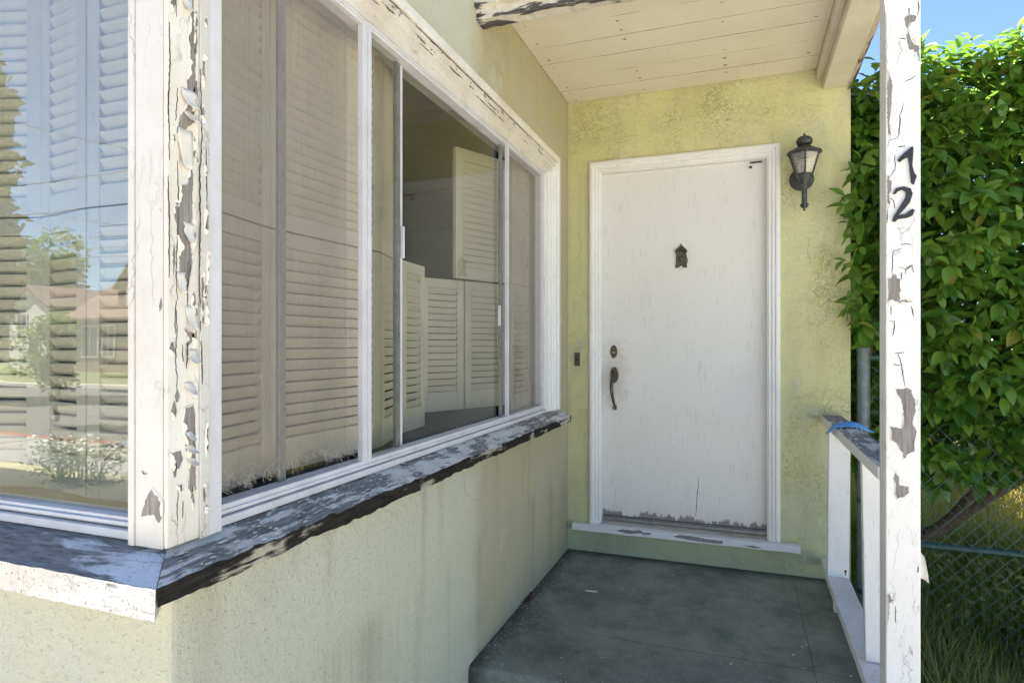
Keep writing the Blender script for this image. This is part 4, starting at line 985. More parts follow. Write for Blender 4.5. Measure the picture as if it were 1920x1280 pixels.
# blue pleated mask left on the rail
mk = thing('face_mask', 'blue pleated paper face mask lying over the porch railing', 'mask', (1.42, -.52, .857))
mb = MB(); mb.sm = True; V = []; n, m = 26, 16
for i in range(n + 1):
    for j in range(m + 1):
        u = i / n - .5; v = j / m - .5
        x = 1.432 + .200 * u * (1 - .5 * abs(v)); y = -.50 + .075 * v + .03 * u
        z = .8605 + .022 * (1 - min(1, abs(u * 2.2)) ** 1.6) * (1 - (v * 1.7) ** 2) + .0022 * math.sin(v * 40) + .003 * noise.noise(Vector((u * 6, v * 6, 3)))
        if x < 1.366: z -= (1.366 - x) * 1.1
        if x > 1.470: z -= (x - 1.470) * .35
        V.append((x, y, z))
mb.add(V, [(i * (m + 1) + j, (i + 1) * (m + 1) + j, (i + 1) * (m + 1) + j + 1, i * (m + 1) + j + 1) for i in range(n) for j in range(m)])
o = mb.build('pleated_cloth', M['mask_blue'], mk); s_ = o.modifiers.new('thick', 'SOLIDIFY'); s_.thickness = .0015
for sgn in (-1, 1):
    mb = MB(); mb.tube([(1.425 + .03 * sgn, -.545, .8655), (1.41 + .03 * sgn, -.60, .8605), (1.415 + .02 * sgn, -.68, .8602), (1.44 + .015 * sgn, -.66, .8602), (1.445 + .02 * sgn, -.56, .865)], .0018, 6)
    mb.build('ear_loop', M['white_cloth'], mk)

# ================================================================== LANTERN by the door
lan = thing('wall_lantern', 'black metal coach lantern with cloudy panes mounted right of the door', 'lantern', (1.276, -.0, 2.10))
lx, ly = 1.281, -.115
mb = MB(); mb.lathe((1.277, -.0005, 2.098), [(.060, 0), (.060, .008), (.052, .014), (.044, .016), (.030, .026), (.018, .030)], 28, 'y')
for dx, dz in ((-.045, .012), (.045, .012)): mb.lathe((1.277 + dx, -.014, 2.098 + dz), [(.005, 0), (.004, .003)], 8, 'y')
mb.build('back_plate', M['iron'], lan, .001)
mb = MB(); mb.tube([(1.277, -.028, 2.088), (1.279, -.07, 2.066), (lx, ly, 2.060)], .012, 10); mb.build('arm', M['iron'], lan)
mb = MB(); mb.sm = True
mb.lathe((lx, ly, 0), [(.003, 1.909), (.006, 1.916), (.004, 1.922), (.014, 1.927), (.020, 1.936), (.020, 1.944), (.012, 1.952), (.0135, 1.957), (.013, 2.0), (.015, 2.035), (.020, 2.043), (.024, 2.055), (.030, 2.066), (.036, 2.080), (.040, 2.088), (.043, 2.092)], 18)
mb.build('stem', M['iron'], lan)
zb, zt, rb, rt = 2.0925, 2.2, .042, .076
frame = MB(); HX = [math.pi / 6 + math.pi / 3 * k for k in range(6)]
for a in HX:
    frame.tube([(lx + rb * math.cos(a), ly + rb * math.sin(a), zb), (lx + rt * math.cos(a), ly + rt * math.sin(a), zt)], .0042, 6)
for (r_, z, w) in ((rb, zb + .002, .004), (rt, zt, .0045)):
    for k in range(6): frame.tube([(lx + r_ * math.cos(HX[k]), ly + r_ * math.sin(HX[k]), z), (lx + r_ * math.cos(HX[(k + 1) % 6]), ly + r_ * math.sin(HX[(k + 1) % 6]), z)], w, 6)
frame.build('cage', M['iron'], lan)
for k in range(6):
    mb = MB(); a, b = HX[k], HX[(k + 1) % 6]; f = .96
    P = [Vector((lx + f * r_ * math.cos(t_), ly + f * r_ * math.sin(t_), z)) for (r_, t_, z) in ((rb, a, zb), (rb, b, zb), (rt, b, zt), (rt, a, zt))]
    nn = (P[1] - P[0]).cross(P[3] - P[0]).normalized() * .002
    mb.add(P + [p - nn for p in P], [(0, 1, 2, 3), (7, 6, 5, 4), (0, 4, 5, 1), (1, 5, 6, 2), (2, 6, 7, 3), (3, 7, 4, 0)]); mb.build('pane', M['lamp_glass'], lan)
mb = MB()
mb.lathe((lx, ly, 0), [(.080, 2.2025), (.084, 2.207), (.080, 2.212), (.066, 2.218), (.050, 2.228), (.034, 2.238), (.022, 2.243), (.020, 2.246)], 24)
mb.build('roof_cap', M['iron'], lan, .001)
mb = MB(); mb.sm = True
mb.lathe((lx, ly, 0), [(.024, 2.2465), (.034, 2.249), (.038, 2.258), (.0395, 2.262), (.0385, 2.270), (.034, 2.281), (.024, 2.288), (.008, 2.291), (.004, 2.293), (.003, 2.296), (.006, 2.299), (.004, 2.303), (.0015, 2.309)], 20)
mb.build('finial', M['iron'], lan)
mb = MB(); mb.sm = True
mb.lathe((lx, ly, 0), [(.012, 2.094), (.018, 2.10), (.026, 2.112), (.029, 2.13)] + [(.029 + .003 * math.sin(k * 1.57), 2.13 + .008 * k / 2) for k in range(9)] + [(.02, 2.172), (.008, 2.176)], 18)
mb.build('bulb', M['bulb'], lan)

# doorbell
db_ = thing('doorbell', 'small dark bronze doorbell plate between window corner and door casing', 'doorbell', (.058, 0, 1.14))
mb = MB(); mb.box(.042, .075, -.008, -.0005, 1.098, 1.178); mb.lathe((.0585, -.008, 1.160), [(.003, 0), (.002, .002)], 8, 'y'); mb.lathe((.0585, -.008, 1.112), [(.003, 0), (.002, .002)], 8, 'y'); mb.build('plate', M['bronze'], db_, .0015)
mb = MB(); mb.lathe((.0585, -.0085, 1.138), [(.010, 0), (.010, .004), (.007, .007)], 14, 'y'); mb.build('push_button', M['black_paint'], db_)

# paint chips on the porch floor
rng = random.Random(77); mb = MB()
def chip(mb, x, y, L, z=.0012):
    a = rng.uniform(0, 6.28); k = rng.randint(4, 6)
    mb.add([(x + L * rng.uniform(.4, 1) * math.cos(a + 6.28 * i / k), y + L * rng.uniform(.3, .9) * math.sin(a + 6.28 * i / k), z + rng.uniform(0, .0016)) for i in range(k)], [tuple(range(k))])
for i in range(420): chip(mb, .006 + abs(rng.gauss(0, .07)), rng.uniform(-1.40, -.06), rng.uniform(.0012, .0045))
for i in range(330): chip(mb, rng.uniform(.05, 1.45), rng.uniform(-1.43, -.03), rng.uniform(.001, .0042) * (1.9 if rng.random() < .05 else 1))
tag(mb.build('paint_chips', M['flake']), 'scattered small white paint flakes on the dark porch floor', 'paint chips', None, 'stuff')
o = thing('paint_chip', 'largest white paint sliver lying on the dark porch floor', 'paint chip', (.276, -.585, .0))
mb = MB(); P = [(.245, -.588), (.258, -.580), (.300, -.574), (.312, -.583), (.296, -.592), (.26, -.594)]
mb.prism(P, .0012, .0032, 'z'); mb.build('sliver', M['flake'], o)
mb = MB()
for i in range(160): chip(mb, abs(rng.gauss(.012, .012)) + .003, rng.gauss(-.78, .035), rng.uniform(.002, .007), .001 + rng.uniform(0, .012))
tag(mb.build('dead_leaves', simple('dead_leaf', (.10, .035, .02), .9)), 'small heap of reddish brown leaf bits against the stucco wall foot', 'leaf litter', None, 'stuff')

# ================================================================== FENCE (green chain link) at the right
fence = thing('chain_link_fence', 'green chain link fence with a horizontal pipe rail behind the porch', 'fence', (1.575, .05, -.36))
mb = MB(); mb.tube([(1.575, .05, -.4), (1.575, .05, 1.20)], .031, 16); mb.lathe((1.575, .05, 1.19), [(.034, 0), (.034, .02), (.024, .034), (.008, .04)], 16); mb.build('post', M['galvanised'], fence)
for z in (.215, 1.16):
    mb = MB(); mb.tube([(1.60, .05, z), (5.6, .05, z - .005)], .0185, 12); mb.build('rail', M['fence_green'], fence)
mb = MB(); mb.tube([(4.1, .05, -.4), (4.1, .05, 1.22)], .028, 14); mb.build('post', M['fence_green'], fence)
for z in (.42, .72, -.05):
    mb = MB(); mb.lathe((1.575, .05, z), [(.034, -.012), (.034, .012)], 14); mb.box(1.60, 1.625, .045, .055, z - .012, z + .012); mb.build('clamp', M['fence_green'], fence)
mb = MB(); P_ = .068; x0, x1, z0, z1 = 1.61, 5.5, -.34, 1.15
for sgn in (1, -1):
    k0 = int((x0 - (z1 - z0) - .5) / P_) - 2; k1 = int((x1 + (z1 - z0)) / P_) + 30
    for k in range(k0, k1):
        xs = k * P_
        # line x = xs + sgn*(z - z0)*.95 clipped
        a = [(z, xs + sgn * (z - z0) * .95) for z in (z0, z1)]
        pts = []
        lo, hi = 0.0, 1.0
        xa, xb = a[0][1], a[1][1]
        if max(xa, xb) < x0 or min(xa, xb) > x1: continue
        for bound, side in ((x0, 1), (x1, -1)):
            da = (xa - bound) * side; dbb = (xb - bound) * side
            if da < 0: lo = max(lo, da / (da - dbb))
            if dbb < 0: hi = min(hi, da / (da - dbb))
        if hi - lo < .02: continue
        p = lambda t_: (xa + (xb - xa) * t_, .05 + .0025 * sgn - .020, z0 + (z1 - z0) * t_)
        mb.tube([p(lo), p(hi)], .0019, 4, False)
o = mb.build('chain_link_mesh', M['fence_green'], fence); o['kind'] = 'stuff'

# ================================================================== CAMELLIA
LEAF = []
def leaf_geo(L, W, droop, fold):
    """pointed oval leaf along +x, up +z"""
    st = [(0, .03), (.14, .50), (.34, .94), (.55, 1.0), (.76, .70), (.90, .30), (1.0, .0)]
    V = []; F = []
    for (u, w) in st:
        z = -droop * L * u * u; hw = W * w / 2
        V += [(u * L, -hw, z + fold * hw), (u * L, 0, z), (u * L, hw, z + fold * hw)]
    for i in range(len(st) - 1):
        b = 3 * i; F += [(b, b + 1, b + 4, b + 3), (b + 1, b + 2, b + 5, b + 4)]
    return V, F
rng = random.Random(2024)
variants = [leaf_geo(1.0, rng.uniform(.40, .54), rng.uniform(.08, .34), rng.uniform(.2, .6)) for _ in range(10)]
bush = thing('camellia_bush', 'tall glossy green camellia bush crowding the porch behind the chain link fence', 'bush', (2.3, .8, -.36))
cand = []
def surf(x):   # front face of the crown
    return -.02 + .16 * noise.noise(Vector((x * 1.7, 3, 1)))
def add_shoot(p, d, L, n, tone, sunny=0):
    d = d.normalized(); a = d.orthogonal().normalized(); b = d.cross(a); ph = rng.uniform(0, 6.28)
    for k in range(n):
        t_ = k / max(1, n - 1); th = ph + k * 2.4
        rad = a * math.cos(th) + b * math.sin(th)
        tip = (rad * (1.0 - .35 * t_) + d * (.25 + .5 * t_) + Vector((0, -.10, -.50 + .12 * t_))).normalized()
        up = (d * .8 + Vector((0, -.2, .85)) - rad * .1 + Vector((rng.uniform(-.3, .3), rng.uniform(-.3, .3), rng.uniform(-.2, .2)))).normalized()
        sd_ = up.cross(tip)
        if sd_.length < .1: sd_ = tip.orthogonal()
        sd_.normalize(); up = tip.cross(sd_)
        pos = p + d * (L * t_) ; s_ = rng.choice((rng.uniform(.055, .085), rng.uniform(.075, .112), rng.uniform(.085, .122))) * (1 - .25 * (t_ > .85))
        cand.append((pos, tip, sd_, up, s_, rng.randrange(10), (1.0 if rng.random() < .025 else min(.9, max(0, tone + rng.uniform(-.35, .35))))))
def crown_inside(x, y, z): return True
N = 0
# front and side face
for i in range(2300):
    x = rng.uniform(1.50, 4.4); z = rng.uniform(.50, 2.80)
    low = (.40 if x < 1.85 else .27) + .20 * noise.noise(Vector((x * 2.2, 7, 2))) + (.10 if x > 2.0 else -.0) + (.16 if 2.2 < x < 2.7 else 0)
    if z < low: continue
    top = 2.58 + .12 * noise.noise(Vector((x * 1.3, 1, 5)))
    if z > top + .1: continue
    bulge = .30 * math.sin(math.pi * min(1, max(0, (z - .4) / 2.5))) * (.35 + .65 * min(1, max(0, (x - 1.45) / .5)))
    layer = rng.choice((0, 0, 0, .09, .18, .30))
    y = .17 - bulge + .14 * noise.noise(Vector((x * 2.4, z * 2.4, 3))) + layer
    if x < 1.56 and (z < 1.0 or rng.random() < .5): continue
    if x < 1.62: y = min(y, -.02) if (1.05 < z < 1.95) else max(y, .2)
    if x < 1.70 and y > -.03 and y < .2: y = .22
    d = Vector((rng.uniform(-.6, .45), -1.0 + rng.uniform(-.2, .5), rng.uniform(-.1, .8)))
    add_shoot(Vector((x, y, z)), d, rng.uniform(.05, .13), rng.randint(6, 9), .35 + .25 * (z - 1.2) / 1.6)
# top, ragged
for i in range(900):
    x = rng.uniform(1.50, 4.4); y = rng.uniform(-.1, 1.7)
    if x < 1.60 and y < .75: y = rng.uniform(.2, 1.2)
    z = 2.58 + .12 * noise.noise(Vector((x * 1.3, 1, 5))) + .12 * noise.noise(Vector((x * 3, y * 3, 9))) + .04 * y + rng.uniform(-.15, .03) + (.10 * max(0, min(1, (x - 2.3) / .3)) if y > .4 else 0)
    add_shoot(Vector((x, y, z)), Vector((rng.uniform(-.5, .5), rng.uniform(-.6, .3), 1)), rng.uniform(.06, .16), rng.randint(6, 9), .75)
# dark depth of the crown
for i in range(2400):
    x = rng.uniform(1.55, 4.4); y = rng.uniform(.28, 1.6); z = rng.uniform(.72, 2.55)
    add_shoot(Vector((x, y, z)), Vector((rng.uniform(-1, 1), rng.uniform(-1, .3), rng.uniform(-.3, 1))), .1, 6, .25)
for i in range(900):
    x = rng.uniform(1.6, 4.6); y = rng.uniform(1.0, 1.9); z = rng.uniform(.55, 2.5)
    add_shoot(Vector((x, y, z)), Vector((rng.uniform(-1, 1), -1, rng.uniform(-.3, .8))), .1, 7, .3)
for i in range(520):
    x = rng.uniform(1.53, 2.0); y = rng.uniform(.25, 1.2); z = rng.uniform(.75, 2.62)
    add_shoot(Vector((x, y, z)), Vector((rng.uniform(-.8, .5), -1, rng.uniform(-.2, .8))), .1, 7, .4)
# spray leaning out over the end of the door wall
for (x, y, z, dx) in ((1.535, -.06, 1.95, -1.0), (1.53, -.08, 1.90, -.9), (1.55, -.07, 1.84, -.8), (1.54, -.05, 1.80, -.5), (1.545, -.05, 1.62, -.9), (1.555, -.05, 1.55, -.4), (1.55, -.06, 1.44, -.9), (1.54, -.05, 1.40, -.6), (1.56, -.05, 1.35, -.3), (1.545, -.04, 2.08, -.5), (1.56, -.05, 2.12, -.2), (1.56, -.04, 1.70, -.3), (1.57, -.05, 1.48, -.2), (1.57, -.06, 1.30, -.2), (1.60, -.07, 1.24, 0)):
    add_shoot(Vector((x, y, z)), Vector((dx, -.5, .35)), rng.uniform(.05, .10), rng.randint(6, 8), .5)
camp = Vector((.98, -3.612, 1.23))
def ok(c):
    p = c[0]; tip = p + c[1] * c[4]
    for q in (p, tip, (p + tip) / 2):
        if q.x < 1.515 and q.y > -.012: return False
        if q.x < 1.50 and q.z < 1.0: return False
    return True
cand = [c for c in cand if ok(c)]
def shown(c):
    v = c[0] - camp; dep = v.x * -.3474 + v.y * .9377; r_ = v.x * .9377 + v.y * .3474
    u = 960 + 1162 * r_ / dep; w = 644 - 1162 * v.z / dep
    return 1600 < u < 1920 and 0 < w < 1100 and not (1655 < u < 1725)
vis = [c for c in cand if shown(c)]
vis.sort(key=lambda c: (c[0] - camp).length - 2.5 * c[4] + abs(c[3].dot((c[0] - camp).normalized())) * -.25)
big = set(id(c) for c in vis[:300])
tone_me = {}
def leaf_mesh(v, tq):
    if (v, tq) not in tone_me:
        V, F = variants[v]; me = bpy.data.meshes.new('leaf'); me.from_pydata(V, [], F); me.materials.append(M['leaf'])
        for p in me.polygons: p.use_smooth = True
        at = me.attributes.new('tone', 'FLOAT', 'POINT')
        for k in range(len(V)): at.data[k].value = tq / 5
        tone_me[(v, tq)] = me
    return tone_me[(v, tq)]
SV = []; SF = []; ST = []
boff = Vector((2.3, .8, -.36))
for c in cand:
    p, tip, sd_, up, s_, v, tone = c
    if id(c) in big:
        o = bpy.data.objects.new('leaf', leaf_mesh(v, round(tone * 5))); COL.objects.link(o); o.parent = bush
        m = Matrix((tip, sd_, up)).transposed().to_4x4() @ Matrix.Scale(s_, 4); m.translation = p - boff; o.matrix_local = m
    else:
        V, F = variants[v]; b = len(SV)
        for q in V:
            w = p + (tip * q[0] + sd_ * q[1] + up * q[2]) * s_ - boff; SV.append((w.x, w.y, w.z)); ST.append(tone)
        for f in F: SF.append(tuple(b + i for i in f))
me = bpy.data.meshes.new('foliage'); me.from_pydata(SV, [], SF); me.materials.append(M['leaf'])
at = me.attributes.new('tone', 'FLOAT', 'POINT'); at.data.foreach_set('value', ST)
me.polygons.foreach_set('use_smooth', [True] * len(me.polygons))
o = bpy.data.objects.new('foliage', me); COL.objects.link(o); o.parent = bush; o['kind'] = 'stuff'
# stems
def wob(pts, a=.02, n=5, seed=0):
    out = []
    for i in range(len(pts) - 1):
        A, B = Vector(pts[i]), Vector(pts[i + 1])
        for k in range(n):
            t_ = k / n; p = A.lerp(B, t_); p += Vector([a * noise.noise(p * 3 + Vector((seed, j * 9, 0))) for j in range(3)]); out.append(p)
    out.append(Vector(pts[-1])); return out
for i, (pts, r0, r1) in enumerate((([(1.80, .62, -.38), (1.84, .66, .2), (1.98, .60, .8), (2.0, .6, 1.9)], .045, .02), ([(1.84, .66, -.05), (2.10, .62, .24), (2.42, .70, .55), (2.6, .6, 1.6)], .040, .018),
                                  ([(1.80, .70, -.0), (2.3, .8, .25), (2.75, .9, .62), (3.1, .8, 1.6)], .042, .018), ([(3.2, .8, -.38), (3.2, .75, .6), (3.4, .7, 1.8)], .05, .02), ([(1.86, .62, .1), (1.76, .55, .6), (1.7, .5, 1.6)], .03, .012))):
    w = wob(pts, .05, 6, i); mb = MB(); mb.sm = True
    mb.tube(w, .03, 9, True, [r0 + (r1 - r0) * k / (len(w) - 1) for k in range(len(w))]); mb.build('trunk', M['bark'], bush)
mb = MB()
for c in cand[::9]:
    mb.tube([c[0] + Vector((0, .10, -.09)), c[0] + Vector((0, .04, -.03)), c[0]], .0022, 4, False)
o = mb.build('twigs', M['stem'], bush); o['kind'] = 'stuff'

# ================================================================== GRASS and weeds under and behind the fence
def blades(name, label, n, xr, yr, hr, mat, seed, tone=(.2, .9), w=(.003, .007)):
    r = random.Random(seed); V = []; F = []; Tn = []
    for i in range(n):
        x = r.uniform(*xr); y = r.uniform(*yr); h = r.uniform(*hr) * (.55 + .6 * noise.noise(Vector((x * 2, y * 2, seed)))  + .3)
        a = r.uniform(0, 6.28); ww = r.uniform(*w); lean = r.uniform(.1, .8) * h; dx, dy = math.cos(a), math.sin(a); b = len(V)
        bx, by = -dy * ww, dx * ww
        V += [(x - bx, y - by, -.362), (x + bx, y + by, -.362), (x + bx * .7 + dx * lean * .4, y + by * .7 + dy * lean * .4, -.362 + h * .6), (x - bx * .7 + dx * lean * .4, y - by * .7 + dy * lean * .4, -.362 + h * .6), (x + dx * lean, y + dy * lean, -.362 + h)]
        F += [(b, b + 1, b + 2, b + 3), (b + 3, b + 2, b + 4)]; tt = r.uniform(*tone); Tn += [tt] * 5
    me = bpy.data.meshes.new(name); me.from_pydata(V, [], F); me.materials.append(M[mat]); at = me.attributes.new('tone', 'FLOAT', 'POINT'); at.data.foreach_set('value', Tn)
    o = bpy.data.objects.new(name, me); COL.objects.link(o); return tag(o, label, 'grass', None, 'stuff')
blades('grass', 'unmown green grass and weeds behind and under the chain link fence', 26000, (1.52, 5.5), (-1.2, 2.2), (.10, .34), 'grass', 3)
blades('dry_grass', 'taller dry yellow grass in the yard beyond the camellia bush', 22000, (1.8, 9), (1.0, 9.0), (.18, .55), 'dry_leaf', 4, (.2, 1))
# broad leaved weeds
r = random.Random(6); V = []; F = []; Tn = []
for i in range(420):
    x = r.uniform(1.62, 3.6); y = r.uniform(.10, .9); z = -.36 + r.uniform(.06, .46) * (1.0 if 1.9 < x < 2.6 else .6)
    a = r.uniform(0, 6.28); tip = Vector((math.cos(a), math.sin(a), r.uniform(-.5, .3))).normalized(); up = Vector((0, -.4, 1)).normalized(); sd_ = up.cross(tip).normalized(); up = tip.cross(sd_); s_ = r.uniform(.03, .065)
    v, f = variants[r.randrange(10)]; b = len(V); tt = r.uniform(.4, 1)
    for q in v: w = Vector((x, y, z)) + (tip * q[0] + sd_ * q[1] + up * q[2]) * s_; V.append(tuple(w)); Tn.append(tt)
    for q in f: F.append(tuple(b + k for k in q))
me = bpy.data.meshes.new('weeds'); me.from_pydata(V, [], F); me.materials.append(M['grass']); at = me.attributes.new('tone', 'FLOAT', 'POINT'); at.data.foreach_set('value', Tn)
o = bpy.data.objects.new('weeds', me); COL.objects.link(o); tag(o, 'low broad leaved weeds growing along the inside of the fence', 'weeds', None, 'stuff')

# ================================================================== TREES
def tree(name, label, cat, x, y, H, Rr, trunk_h, n, leaf_s, seed, cone=False, group=None, z0=-.36, ms='tree_leaf', squash=1.0):
    r = random.Random(seed); t = thing(name, label, cat, (x, y, z0), group)
    mb = MB(); top = z0 + H * (.92 if cone else .7); mb.sm = True
    w = wob([(x, y, z0), (x + .1, y, z0 + trunk_h), (x, y, top)], .12, 6, seed); mb.tube(w, .1, 9, True, [max(.02, H * .018 * (1.25 - k / len(w))) for k in range(len(w))]); mb.build('trunk', M['bark'], t)
    lobes = [(Vector((r.uniform(-.55, .55) * Rr, r.uniform(-.55, .55) * Rr, trunk_h + (H - trunk_h) * r.uniform(.15, .85))), r.uniform(.35, .6) * Rr) for _ in range(16)]
    V = []; F = []; Tn = []
    for i in range(n):
        if cone:
            u = r.random() ** .8; zz = trunk_h + (H - trunk_h) * u; rad = Rr * (math.sin(math.pi * min(1, .12 + .88 * u)) ** .6 if squash > 1 else (1 - u) ** .85) * (.55 + .45 * r.random()) * (1 + .30 * noise.noise(Vector((u * 9, seed, 1))))
            a = r.uniform(0, 6.28); rad *= 1 + .25 * noise.noise(Vector((math.cos(a) * 2, math.sin(a) * 2, zz * .9)))
            p = Vector((rad * math.cos(a), rad * math.sin(a), zz))
        else:
            c, lr = r.choice(lobes); d = Vector((r.gauss(0, 1), r.gauss(0, 1), r.gauss(0, 1))).normalized(); p = c + d * lr * (.6 + .45 * r.random())
        tip = Vector((r.gauss(0, 1), r.gauss(0, 1), r.gauss(-.2, .7))).normalized(); sd_ = tip.orthogonal().normalized(); s_ = leaf_s * r.uniform(.6, 1.4); b = len(V)
        for q in ((0, 0), (.5, .32), (1, 0), (.5, -.32)): w = p + tip * q[0] * s_ + sd_ * q[1] * s_; V.append(tuple(w))
        F.append((b, b + 1, b + 2, b + 3)); Tn += [r.random()] * 4
    me = bpy.data.meshes.new('crown'); me.from_pydata(V, [], F); me.materials.append(M[ms]); at = me.attributes.new('tone', 'FLOAT', 'POINT'); at.data.foreach_set('value', Tn)
    o = bpy.data.objects.new('crown', me); COL.objects.link(o); o.parent = t; return t
# low shrub mass of the neighbour, seen under the camellia
tree('garden_shrub', 'low green shrub in the yard behind the camellia trunks', 'shrub', 3.6, 4.2, 1.2, .9, .1, 5000, .07, 21)
# garden things across the street: they show in the front window's reflection
tree('cypress_tree', 'tall dark cypress reflected at the left edge of the front window', 'tree', -21.6, -13.5, 13.0, 1.7, .4, 16000, .34, 31, True, squash=2)
tree('street_tree', 'leafy tree behind the white house reflected in the front window', 'tree', -51.5, -36, 10.5, 3.3, 2.5, 7000, .40, 32)
tree('young_tree', 'small light green street tree reflected low in the front window', 'tree', -12.2, -10.6, 2.3, .7, .5, 2600, .09, 33)
# white flowering shrub near the pavement
fs = thing('flowering_shrub', 'small shrub with white blossoms reflected low in the front window', 'shrub', (-6.25, -6.9, -.36))
r = random.Random(9); mb = MB(); mb2 = MB()
mb3 = MB()
for i in range(44):
    a = r.uniform(0, 6.28); q_ = r.random() ** .5; h_ = r.uniform(.1, .42); e_ = Vector((-6.25 + .55 * math.cos(a) * q_, -6.9 + .4 * math.sin(a) * q_, -.30 + h_ * (1.15 - .4 * q_))); mb.tube([(-6.25 + .25 * math.cos(a), -6.9 + .2 * math.sin(a), -.36), (e_.x * .7 - 6.25 * .3, e_.y * .7 - 6.9 * .3, e_.z * .55 - .12), e_], .005, 4)
    for k in range(34):
        p = e_ + Vector((r.gauss(0, .09), r.gauss(0, .09), r.gauss(0, .07))); d = Vector((r.gauss(0, 1), r.gauss(0, 1), r.gauss(0, 1))).normalized(); q = d.orthogonal().normalized(); L = r.uniform(.03, .06)
        mb3.add([p, p + d * L * .5 + q * L * .25, p + d * L, p + d * L * .5 - q * L * .25], [(0, 1, 2, 3)])
    if e_.z < .02: continue
    for k in range(30):
        p = e_ + Vector((r.gauss(0, .08), r.gauss(0, .08), .03 + r.gauss(0, .05))); s_ = r.uniform(.010, .022)
        d = Vector((r.gauss(0, 1), r.gauss(0, 1), r.gauss(0, 1))).normalized(); q = d.orthogonal(); w = d.cross(q)
        mb2.add([p + q * s_, p + w * s_, p - q * s_, p - w * s_, p + d * s_ * .6], [(0, 1, 4), (1, 2, 4), (2, 3, 4), (3, 0, 4)])
mb3.build('leaves', M['tree_leaf'], fs)['kind'] = 'stuff'
mb.build('stems', M['stem'], fs)['kind'] = 'stuff'; mb2.build('blossoms', M['blossom'], fs)['kind'] = 'stuff'

# ================================================================== HOUSES across the street (seen in the reflection)
def far_house(name, label, x, y, w, d, h, rh, wall, roofm, wins, dormer=None, gable_front=False, lean=0):
    t = thing(name, label, 'house', (x, y, -.36)); z0 = -.36
    mb = MB(); mb.box(x - w / 2, x + w / 2, y - d, y, z0, z0 + h)
    if gable_front: mb.prism([(x - w / 2, z0 + h), (x + w / 2, z0 + h), (x, z0 + h + rh)], y - d, y - .001, 'y')
    else: mb.prism([(y - d, z0 + h), (y, z0 + h), (y - d / 2, z0 + h + rh)], x - w / 2, x + w / 2, 'x')
    mb.build('wall', wall, t)
    mb = MB(); o_ = .35; k = rh / (w / 2 if gable_front else d / 2)
    if gable_front:
        for s_ in (-1, 1): mb.prism([(x + s_ * (w / 2 + o_), z0 + h - k * o_), (x, z0 + h + rh), (x, z0 + h + rh + .16), (x + s_ * (w / 2 + o_), z0 + h - k * o_ + .16)], y - d - .3, y + .3, 'y')
    else:
        for s_ in (-1, 1): mb.prism([(y - d / 2 + s_ * (d / 2 + o_), z0 + h - k * o_), (y - d / 2, z0 + h + rh), (y - d / 2, z0 + h + rh + .16), (y - d / 2 + s_ * (d / 2 + o_), z0 + h - k * o_ + .16)], x - w / 2 - .3, x + w / 2 + .3, 'x')
    mb.build('roof', roofm, t)
    for (wx, wz, ww, wh) in wins:
        mb = MB(); mb.box(x + wx - ww / 2 - .1, x + wx + ww / 2 + .1, y + .001, y + .06, z0 + wz - .1, z0 + wz + wh + .1); fr = mb.build('window', M['house_white'], t)
        mb = MB(); mb.box(x + wx - ww / 2, x + wx - .04, y + .0605, y + .075, z0 + wz, z0 + wz + wh); mb.box(x + wx + .04, x + wx + ww / 2, y + .0605, y + .075, z0 + wz, z0 + wz + wh); mb.build('pane', M['win_dark'], fr)
    if dormer:
        dx, dw, dz, dh = dormer; mb = MB(); yy = y - .6
        mb.box(x + dx - dw / 2, x + dx + dw / 2, yy - 2.4, yy, z0 + dz, z0 + dz + dh); mb.prism([(x + dx - dw / 2, z0 + dz + dh), (x + dx + dw / 2, z0 + dz + dh), (x + dx, z0 + dz + dh + dw * .55)], yy - 2.4, yy - .001, 'y'); dm = mb.build('dormer', wall, t)
        mb = MB()
        for s_ in (-1, 1): mb.prism([(x + dx + s_ * (dw / 2 + .2), z0 + dz + dh - .2), (x + dx, z0 + dz + dh + dw * .55), (x + dx, z0 + dz + dh + dw * .55 + .12), (x + dx + s_ * (dw / 2 + .2), z0 + dz + dh - .08)], yy - 2.5, yy + .2, 'y')
        mb.build('dormer_roof', roofm, dm)
        mb = MB(); mb.box(x + dx - .45, x + dx + .45, yy + .001, yy + .05, z0 + dz + .3, z0 + dz + 1.5); mb.box(x + dx - .33, x + dx + .33, yy + .0505, yy + .06, z0 + dz + .4, z0 + dz + 1.4); mb.build('dormer_window', M['house_white'], dm)
    return t
far_house('brick_house', 'brown cottage with a gabled dormer reflected in the front window', -29.2, -26, 10.5, 8, 3.1, 2.9, M['house_tan'], M['roof_red'], [(-3.7, .9, 1.1, 1.6), (-2.3, .9, .8, 1.6), (1, 1, 1.4, 1.5)], (-1.3, 2.3, 3.2, 1.6))
far_house('white_house', 'small white house with a red roof reflected in the front window', -44.3, -30, 3.6, 7, 4.2, 1.2, M['house_white'], M['roof_red'], [(-.6, 2.6, .8, 1.0), (.6, .9, .9, 1.2)], None, True)
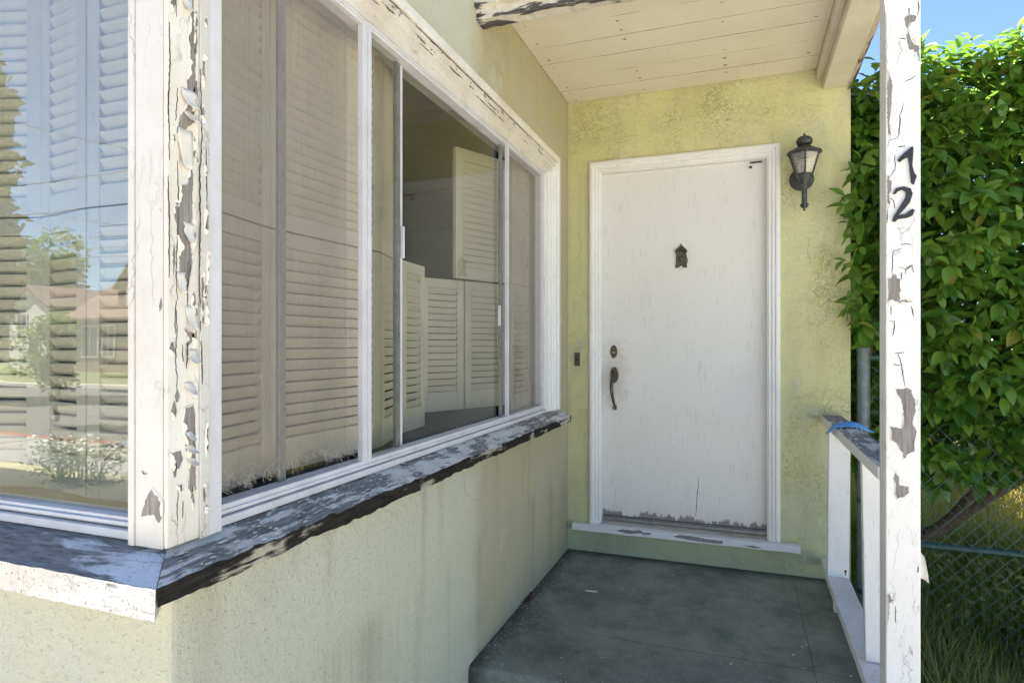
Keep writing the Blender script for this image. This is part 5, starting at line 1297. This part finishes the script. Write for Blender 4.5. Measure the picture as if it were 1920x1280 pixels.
far_house('grey_house', 'long low grey green house reflected behind the white house', -47, -36, 30, 8, 4.8, 1.1, M['house_grey'], M['house_grey'], [(8, 2, 1.2, 1.2)])
far_house('bungalow', 'tan bungalow across the street from the porch', 4, -26, 12, 8, 3.0, 2.2, M['house_tan'], M['roof'], [(-3, .9, 1.5, 1.4), (3, .9, 1.5, 1.4)])

# ================================================================== POLES AND WIRES of the street
pole = None
for i, (x, lab) in enumerate(((-62, 'wooden utility pole at the far left end of the street wires'), (30, 'wooden utility pole at the right end of the street wires'))):
    p = thing('utility_pole', lab, 'utility pole', (x, -15, -.36), 'utility poles along the street')
    mb = MB(); mb.tube([(x, -19.5, -.4), (x, -19.5, 8.5)], .14, 10, True, [.16, .12]); mb.build('shaft', M['pole_wood'], p)
    for z in (6.34, 5.48):
        mb = MB(); mb.box(x - .06, x + .06, -20.4, -14.9 if z < 6 else -14.9, z - .06, z + .06); mb.build('cross_arm', M['pole_wood'], p)
def wire(a, b, sag, lab, r_=.014):
    pts = []
    for k in range(25):
        t_ = k / 24; p = Vector(a).lerp(Vector(b), t_); p.z -= sag * 4 * t_ * (1 - t_); pts.append(p)
    mb = MB(); mb.tube(pts, r_, 5); tag(mb.build('power_line', M['wire']), lab, 'power line', 'street wires')
wire((-62, -15, 6.40), (30, -15, 6.40), .1, 'highest level street wire reflected across the upper shutters')
wire((-62, -15.6, 5.60), (30, -15.6, 5.60), .1, 'street wire reflected just above the shutter split')
wire((-62, -20, 5.70), (30, -20, 5.70), .12, 'far street wire reflected just below the shutter split', .012)
wire((-62, -20.3, 5.32), (30, -20.3, 5.32), .12, 'far street wire second below the shutter split', .012)
wire((-62, -20.3, 4.95), (30, -20.3, 4.95), .12, 'far street wire third below the shutter split', .012)
wire((-62, -20.2, 4.62), (30, -20.2, 4.62), .1, 'lowest far street wire above the reflected roofs', .012)
wire((-27.0, -16.7, 10.2), (-5.0, -8.2, 3.4), .05, 'slanting service wire crossing the reflected blue sky', .011)
wire((-30.0, -19.8, 7.4), (-8.0, -11.2, 3.1), .05, 'second slanting wire crossing below the shutter split', .009)
